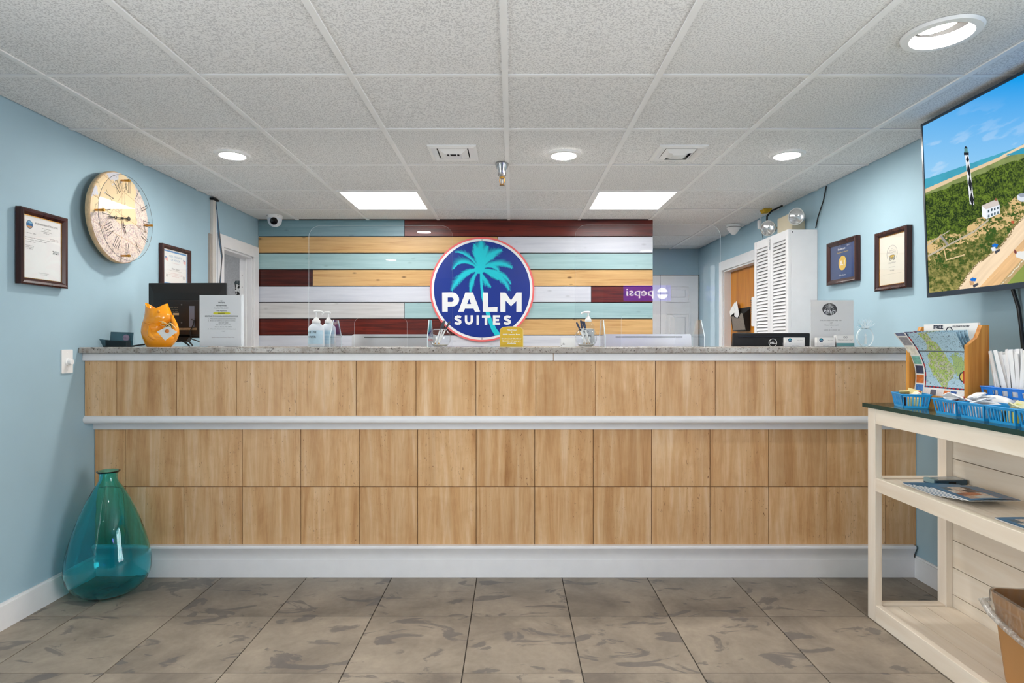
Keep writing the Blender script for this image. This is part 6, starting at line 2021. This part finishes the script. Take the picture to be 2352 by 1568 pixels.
# straws
stw = B(-0.0062, 0.0062, -0.0018, 0.0018, 0, 0.225).mesh('straw', pm('straw_paper', S(236, 236, 236), 0.6, var=0.02))
for i in range(64):
    a = i / 63
    x = 1.850 + 0.05 * rp.random()
    y = 2.285 - 0.125 * a
    o = put('wrapped_straw', stw, None, (x, y, GZ1 + 0.006 + 0.02 * rp.random()))
    o.rotation_euler = (math.radians(rp.uniform(-3, 5)), math.radians(16 - 22 * a + rp.uniform(-3, 3)), math.radians(90 + rp.uniform(-35, 35)))
    tag(o, 'white paper wrapped straw standing in the large blue basket', 'straw', 'wrapped straws in the large blue basket')
for i in range(7):
    o = MB().box(-0.003, 0.003, -0.055, 0.055, 0, 0.185 - 0.003 * i).build('napkin', PAPER, None, (1.862 + 0.0075 * i, 2.06, GZ1 + 0.005))
    o.rotation_euler = (math.radians(3), math.radians(-2), math.radians(4))
    tag(o, 'white folded paper napkin standing upright beside the wrapped straws', 'napkin', 'upright napkins in the large blue basket')
# white coffee filter / folded cloth between rack and baskets
nk = MB().sheet(lambda s, t: (1.776 + 0.027 * math.cos(math.pi * t) * -1, 2.13 + 0.145 * s, GZ1 + 0.002 + 0.078 * math.sin(math.pi * t) ** 0.6 * (0.75 + 0.25 * math.sin(math.pi * s) ** 0.5)), 12, 14)
nk = nk.build('folded_napkin', PAPER, smooth=80)
sol = nk.modifiers.new('thick', 'SOLIDIFY'); sol.thickness = 0.003
tag(nk, 'white arched napkin pile between the map rack and the small baskets', 'napkin')

# map rack ----------------------------------------------------------------------------------------------
pR, pL = Vector((1.789, 2.360, 0)), Vector((1.748, 2.660, 0))
mid_ = (pR + pL) / 2
ang = math.atan2((pR - pL).y, (pR - pL).x)
mr = thing('map_rack', 'pine wood brochure rack with free tourist maps on the glass plate', 'brochure rack', (mid_.x, mid_.y, GZ1), ang)
RWd = (pR - pL).length / 2
side = [(0.0, 0.0), (0.0, 0.262), (0.040, 0.292), (0.062, 0.342), (0.092, 0.342), (0.092, 0.0)]
for s, x in ((-1, -RWd - 0.004), (1, RWd - 0.014)):
    MB().prism([(x, y, z) for y, z in side], (0.018, 0, 0)).build('side_panel', PINE, mr, bevel=0.0015)
B(-RWd + 0.014, RWd - 0.014, 0.080, 0.090, 0.0, 0.30).build('back_panel', PINE, mr)
B(-RWd + 0.014, RWd - 0.014, 0.004, 0.080, 0.0, 0.012).build('floor_panel', PINE, mr)
B(-RWd + 0.014, RWd - 0.014, 0.0, 0.008, 0.0, 0.05).build('front_lip', PINE, mr)
def map_fn(dy, top, flop, inset=0.0):
    def fn(s, t):
        x = (-RWd + 0.017 + inset) + (2 * RWd - 0.034 - 2 * inset) * s
        z = 0.014 + top * t
        y = 0.010 + dy + 0.022 * math.sin(math.pi * min(t * 1.05, 1)) - flop * (t ** 3) * (1.25 - 0.45 * s)
        if t > 0.5:
            x -= 0.022 * (t - 0.5) * 2 * (1 - s) ** 2 * (1 if flop > 0.02 else 0)
        return (x, y, z)
    return fn
def map_paint(s, t):
    n = vnoise(s * 5 + 2, t * 5 + 1, 5, 4)
    n2 = vnoise(s * 40, t * 46, 6, 2)
    n3 = vnoise(s * 130, t * 130, 7, 2)
    col = np.tile(lc((176, 208, 226)), (len(s), 1))
    isl = (np.hypot((s - 0.50) / 0.26, (t - 0.62) / 0.42) + 0.9 * (n - 0.5)) < 0.85
    col = np.where(isl[:, None], lc((176, 204, 104)), col)
    col = np.where((isl & (n2 > 0.52))[:, None], lc((196, 200, 176)), col)
    col = np.where((isl & (n3 > 0.62))[:, None], lc((120, 130, 110)), col)
    isl2 = (np.hypot((s - 0.84) / 0.16, (t - 0.55) / 0.20) + 0.9 * (n2 - 0.5)) < 0.8
    col = np.where(isl2[:, None], lc((170, 196, 130)), col)
    spk = (n3 > 0.72) & ~isl
    col = np.where(spk[:, None], lc((90, 110, 130)), col)
    fold = np.abs(t - 0.74) < 0.008
    col = np.where(fold[:, None], lc((96, 110, 120)), col)
    # left column of adverts, bottom strip of adverts
    lf = s < 0.20
    col = np.where(lf[:, None], lc((232, 232, 230)), col)
    pal = [lc(c) for c in ((60, 70, 96), (190, 120, 90), (110, 120, 150), (120, 180, 170), (70, 130, 200), (70, 70, 80), (230, 226, 214), (214, 120, 60), (40, 80, 150), (150, 150, 158))]
    k = np.floor(t * 7.3).astype(int)
    for i in range(8):
        q = lf & (k == i) & (((t * 7.3) % 1) < 0.86) & (s < 0.17) & (s > 0.02)
        col = np.where(q[:, None], pal[(i * 3 + 1) % 10] * (0.75 + 0.5 * n2[:, None]), col)
    bt = (t < 0.22) & (s >= 0.20)
    col = np.where(bt[:, None], lc((232, 230, 228)), col)
    kb = np.floor((s - 0.2) * 8.2).astype(int)
    pb = [(228, 222, 222), (96, 96, 110), (222, 214, 214), (216, 116, 62), (42, 84, 150), (226, 226, 230), (70, 74, 70)]
    for i in range(7):
        q = bt & (kb == i) & ((((s - 0.2) * 8.2) % 1) < 0.9) & (t < 0.20) & (t > 0.012)
        col = np.where(q[:, None], lc(pb[i]) * (0.82 + 0.4 * n3[:, None]), col)
    red = (np.abs(t - 0.235) < 0.010) & (s >= 0.2)
    col = np.where(red[:, None], np.where((((s * 14) % 1) < 0.55)[:, None], lc((176, 40, 48)), lc((40, 50, 90))), col)
    red = (np.abs(s - 0.205) < 0.012) & (t > 0.22)
    col = np.where(red[:, None], np.where((((t * 8) % 1) < 0.5)[:, None], lc((176, 40, 48)), lc((40, 50, 90))), col)
    d = np.hypot((s - 0.90), (t - 0.40) * 1.2)
    col = np.where((d < 0.085)[:, None], lc((30, 40, 70)), col)
    col = np.where((d < 0.066)[:, None], lc((224, 190, 96)), col)
    rb = (np.abs(s - 0.91) < 0.022) & (np.abs(t - 0.40) < 0.085)
    col = np.where(rb[:, None], lc((176, 40, 44)), col)
    return col
grp = 'tourist maps in the pine rack'
for i, (dy, tp, fl_, lab) in enumerate(((0.0, 0.300, 0.056, 'colourful folded tourist map, front one in the pine rack'), (0.006, 0.302, 0.042, 'colourful folded tourist map directly behind the front one in the pine rack'), (0.012, 0.305, 0.030, 'colourful folded tourist map third from the front in the pine rack'), (0.020, 0.309, 0.016, 'colourful folded tourist map fourth from the front in the pine rack'))):
    t_ = thing('tourist_map', lab, 'map', mr.location, ang, grp)
    ink_sheet('map_sheet', map_fn(dy, tp, fl_), 260 if i == 0 else 60, 300 if i == 0 else 60, map_paint, PRINT, t_, smooth=80)
fm_ = thing('free_map_header', 'white tourist map sheet headed FREE at the back of the pine rack', 'map', mr.location, ang, grp)
B(-RWd + 0.02, RWd - 0.02, 0.066, 0.078, 0.014, 0.352).build('map_sheet', PAPER, fm_)
tx = MB()
lines_of_text(tx, [('FREE', -0.055, 0.331, 0.016, 0.05, 0.05), ('WORLD FAMOUS BEACH MAP', 0.055, 0.336, 0.007, 0.08, 0.03)], y=0.0655)
tx.tube([(0.0 + 0.014 * math.cos(q), 0.0655, 0.323 + 0.014 * math.sin(q)) for q in np.linspace(0.1, 3.04, 11)], 0.002, 5)
tx.build('lettering', pm('navy_print', S(34, 44, 66), 0.5), fm_)

# middle shelf: phone and magazines ------------------------------------------------------------------------
MS = 0.630
pho = thing('phone', 'dark blue phone in a rugged case at the back of the middle shelf', 'phone', (1.866, 2.585, MS), math.radians(4))
PB = pm('phone_case_blue', S(48, 76, 96), 0.35)
MB().prism([(-0.072, -0.036, 0.0), (0.068, -0.036, 0), (0.074, -0.028, 0), (0.074, 0.030, 0), (0.066, 0.038, 0), (-0.070, 0.038, 0), (-0.076, 0.030, 0), (-0.076, -0.028, 0)], (0, 0, 0.020)).build('case', PB, pho, bevel=0.004)
MB().prism([(-0.058, -0.028, 0.0195), (0.062, -0.028, 0.0195), (0.062, 0.030, 0.0195), (-0.058, 0.030, 0.0195)], (0, 0, 0.002)).build('screen', pm('pale_reflective_screen', S(150, 156, 160), 0.15), pho)
B(-0.016, 0.016, -0.0375, -0.0355, 0.006, 0.014).build('port_cover', BLACKM, pho)
B(-0.078, -0.055, -0.030, 0.030, 0.004, 0.024).build('clear_bumper', pm('pale_teal_bumper', S(140, 170, 176), 0.3), pho, bevel=0.004)
def mag_paint(s, t):
    col = np.tile(lc((52, 120, 168)), (len(s), 1))
    col = col * (0.85 + 0.3 * vnoise(s * 6, t * 6, 3, 3)[:, None])
    ph_ = (s > 0.12) & (s < 0.66) & (t > 0.10) & (t < 0.88)
    gx, gy = np.floor((s - 0.12) / 0.135).astype(int), np.floor((t - 0.10) / 0.195).astype(int)
    pal = [(60, 36, 30), (196, 110, 50), (200, 170, 150), (110, 90, 86), (216, 200, 188), (70, 100, 120), (150, 90, 70), (226, 220, 212)]
    rs = np.random.RandomState(4).randint(0, 8, (8, 8))
    for i in range(4):
        for j in range(4):
            q = ph_ & (gx == i) & (gy == j)
            col = np.where(q[:, None], lc(pal[rs[i, j]]) * (0.55 + 0.9 * vnoise(s * 40, t * 40, i * 5 + j, 2)[:, None]), col)
    ln = (s > 0.72) & (s < 0.95) & (((t * 11) % 1) < 0.25)
    col = np.where(ln[:, None], lc((150, 110, 120)), col)
    wt = (s > 0.3) & (s < 0.62) & (t > 0.10) & (t < 0.26)
    col = np.where(wt[:, None], lc((206, 206, 204)), col)
    return col
ordn = ['bottom', 'second from the bottom', 'third from the bottom', 'fourth from the bottom', 'fifth from the bottom', 'top']
def magazine(x, y, z, rz, label, curl, grp_):
    t_ = thing('magazine', label, 'magazine', (x, y, z), rz, grp_)
    w_, d_ = 0.192, 0.205
    fn = lambda s, t: (w_ * s, d_ * t, 0.004 + curl * (0.004 * math.sin(math.pi * s) + 0.010 * max(0, t - 0.55) * (1 - s)))
    ink_sheet('cover', fn, 64, 64, mag_paint, PRINT, t_, smooth=80)
    MB().box(0.001, w_ - 0.001, 0.001, d_ - 0.001, 0.0, 0.003).build('pages', PAPER, t_)
for i in range(6):
    magazine(1.668 + 0.002 * i, 2.372 - 0.0335 * i, MS + 0.0005 + 0.0045 * i, math.radians(-1.5 + 0.4 * i), 'blue photo collage magazine, %s of the fanned stack' % ordn[i], 1.0 if i == 5 else 0.3, 'fanned blue magazines on the middle shelf')
magazine(1.665, 1.86, MS + 0.0005, math.radians(2), 'blue magazine lying alone on the middle shelf nearest the viewer', 0.3, 'single magazine on the middle shelf')

# waste bin ---------------------------------------------------------------------------------------------------
wbn = thing('waste_bin', 'tan plastic waste bin with clear liner standing on the bottom shelf', 'waste bin', (1.785, 1.93, 0.067), math.radians(-7))
TANP = pm('tan_plastic', S(184, 134, 78), 0.4, var=0.05, vs=5)
LINER = pane('clear_liner', (0.90, 0.90, 0.89), 1.9, 0.12)
def add_milk(m, amt):
    t = NT(m)
    out = t.n['Material Output']
    src = out.inputs[0].links[0].from_socket
    df = t.new('ShaderNodeBsdfDiffuse')
    df.inputs[0].default_value = (0.85, 0.83, 0.80, 1)
    mx = t.new('ShaderNodeMixShader')
    nz_ = t.ramp(t.noise(t.coords((1, 1, 0.35)), 60, 4, 0.6), [(0.45, amt * 0.3), (0.65, amt)])
    t.link(nz_, mx.inputs[0])
    t.link(src, mx.inputs[1])
    t.link(df.outputs[0], mx.inputs[2])
    t.link(mx.outputs[0], out.inputs[0])
add_milk(LINER, 0.16)
def rrect(w_, d_, r, n=6):
    p = []
    for cx, cy, a0 in ((w_ - r, d_ - r, 0), (-w_ + r, d_ - r, 90), (-w_ + r, -d_ + r, 180), (w_ - r, -d_ + r, 270)):
        p += [(cx + r * math.cos(math.radians(a0 + 90 * i / n)), cy + r * math.sin(math.radians(a0 + 90 * i / n))) for i in range(n + 1)]
    return p
def loft(levels, close_bottom=True, close_top=False):
    mb = MB()
    vs, fs = [], []
    for (w_, d_, r, z) in levels:
        vs += [(x, y, z) for x, y in rrect(w_, d_, r)]
    n = len(rrect(1, 1, 0.1))
    for k in range(len(levels) - 1):
        for j in range(n):
            fs.append((k * n + j, k * n + (j + 1) % n, (k + 1) * n + (j + 1) % n, (k + 1) * n + j))
    if close_bottom: fs.append(tuple(reversed(range(n))))
    if close_top: fs.append(tuple((len(levels) - 1) * n + j for j in range(n)))
    return mb.add(vs, fs)
loft([(0.100, 0.140, 0.03, 0.0), (0.106, 0.146, 0.035, 0.006), (0.126, 0.176, 0.04, 0.255), (0.129, 0.179, 0.042, 0.262), (0.131, 0.181, 0.042, 0.295), (0.134, 0.184, 0.044, 0.302), (0.129, 0.179, 0.04, 0.302), (0.121, 0.171, 0.038, 0.25), (0.098, 0.138, 0.03, 0.008)], True, True).build('bin_body', TANP, wbn, smooth=40)
rl = random.Random(3)
lv_ = loft([(0.138, 0.188, 0.045, 0.225), (0.1365, 0.1865, 0.045, 0.26), (0.137, 0.187, 0.046, 0.305), (0.126, 0.176, 0.042, 0.307), (0.117, 0.166, 0.038, 0.20)], False)
lv_.v = [(x * (1 + rl.uniform(-0.012, 0.015)), y * (1 + rl.uniform(-0.012, 0.015)), z + (rl.uniform(-0.02, 0.012) if z < 0.24 else rl.uniform(-0.002, 0.002))) for x, y, z in lv_.v]
lv_.build('liner', LINER, wbn, smooth=80)
kn = MB().tube([(-0.136, 0.15, 0.275), (-0.147, 0.172, 0.262), (-0.150, 0.12, 0.235), (-0.146, 0.05, 0.215), (-0.142, -0.05, 0.20), (-0.140, -0.15, 0.20)], [0.005, 0.012, 0.012, 0.011, 0.010, 0.009], 8, flat=1.3)
GATH = pane('gathered_liner', (0.85, 0.85, 0.84), 2.0, 0.15)
add_milk(GATH, 0.55)
kn.build('liner_knot', GATH, wbn, smooth=60)

# ------------------------------------------------------------------ drinks machine behind the viewer (mirrored in the shield)
vm = thing('drinks_machine', 'blue drinks machine with a lit sign behind the viewer, mirrored in the acrylic shield', 'vending machine', (1.72, -1.85, 0), math.pi)
VB = pm('vending_blue', S(20, 40, 110), 0.35)
MB().box(-0.39, 0.39, -0.40, 0.40, 0.03, 2.02).build('cabinet', VB, vm, bevel=0.01)
for x in (-0.33, 0.33):
    B(x - 0.03, x + 0.03, -0.35, 0.35, 0.0, 0.03).build('foot', BLACK, vm)
B(-0.38, 0.245, -0.412, -0.40, 1.775, 1.985).build('lit_sign', emit('vending_glow', S(50, 20, 230), 8.0), vm)
tx = MB()
add_text(tx, 'pepsi', 0.03, 1.845, h=0.10, w=0.36, y=-0.4135, bold=0.02)
for q0, q1, zs in ((0.15, math.pi - 0.15, 1), (math.pi + 0.15, 2 * math.pi - 0.15, -1)):
    tx.add([(-0.27 + 0.070 * math.cos(q), -0.4135, 1.875 + 0.070 * math.sin(q) + 0.004 * zs) for q in np.linspace(q0, q1, 14)], [tuple(range(14))])
tx.build('sign_lettering', emit('vending_white', (1, 1, 1), 20.0), vm)
B(-0.34, 0.10, -0.408, -0.40, 0.35, 1.70).build('front_panel', pm('vending_front', S(30, 60, 150), 0.2), vm)
B(0.16, 0.34, -0.408, -0.40, 0.70, 1.60).build('selection_panel', BLACK, vm)
B(-0.30, 0.06, -0.410, -0.40, 0.12, 0.28).build('delivery_flap', BLACK, vm)
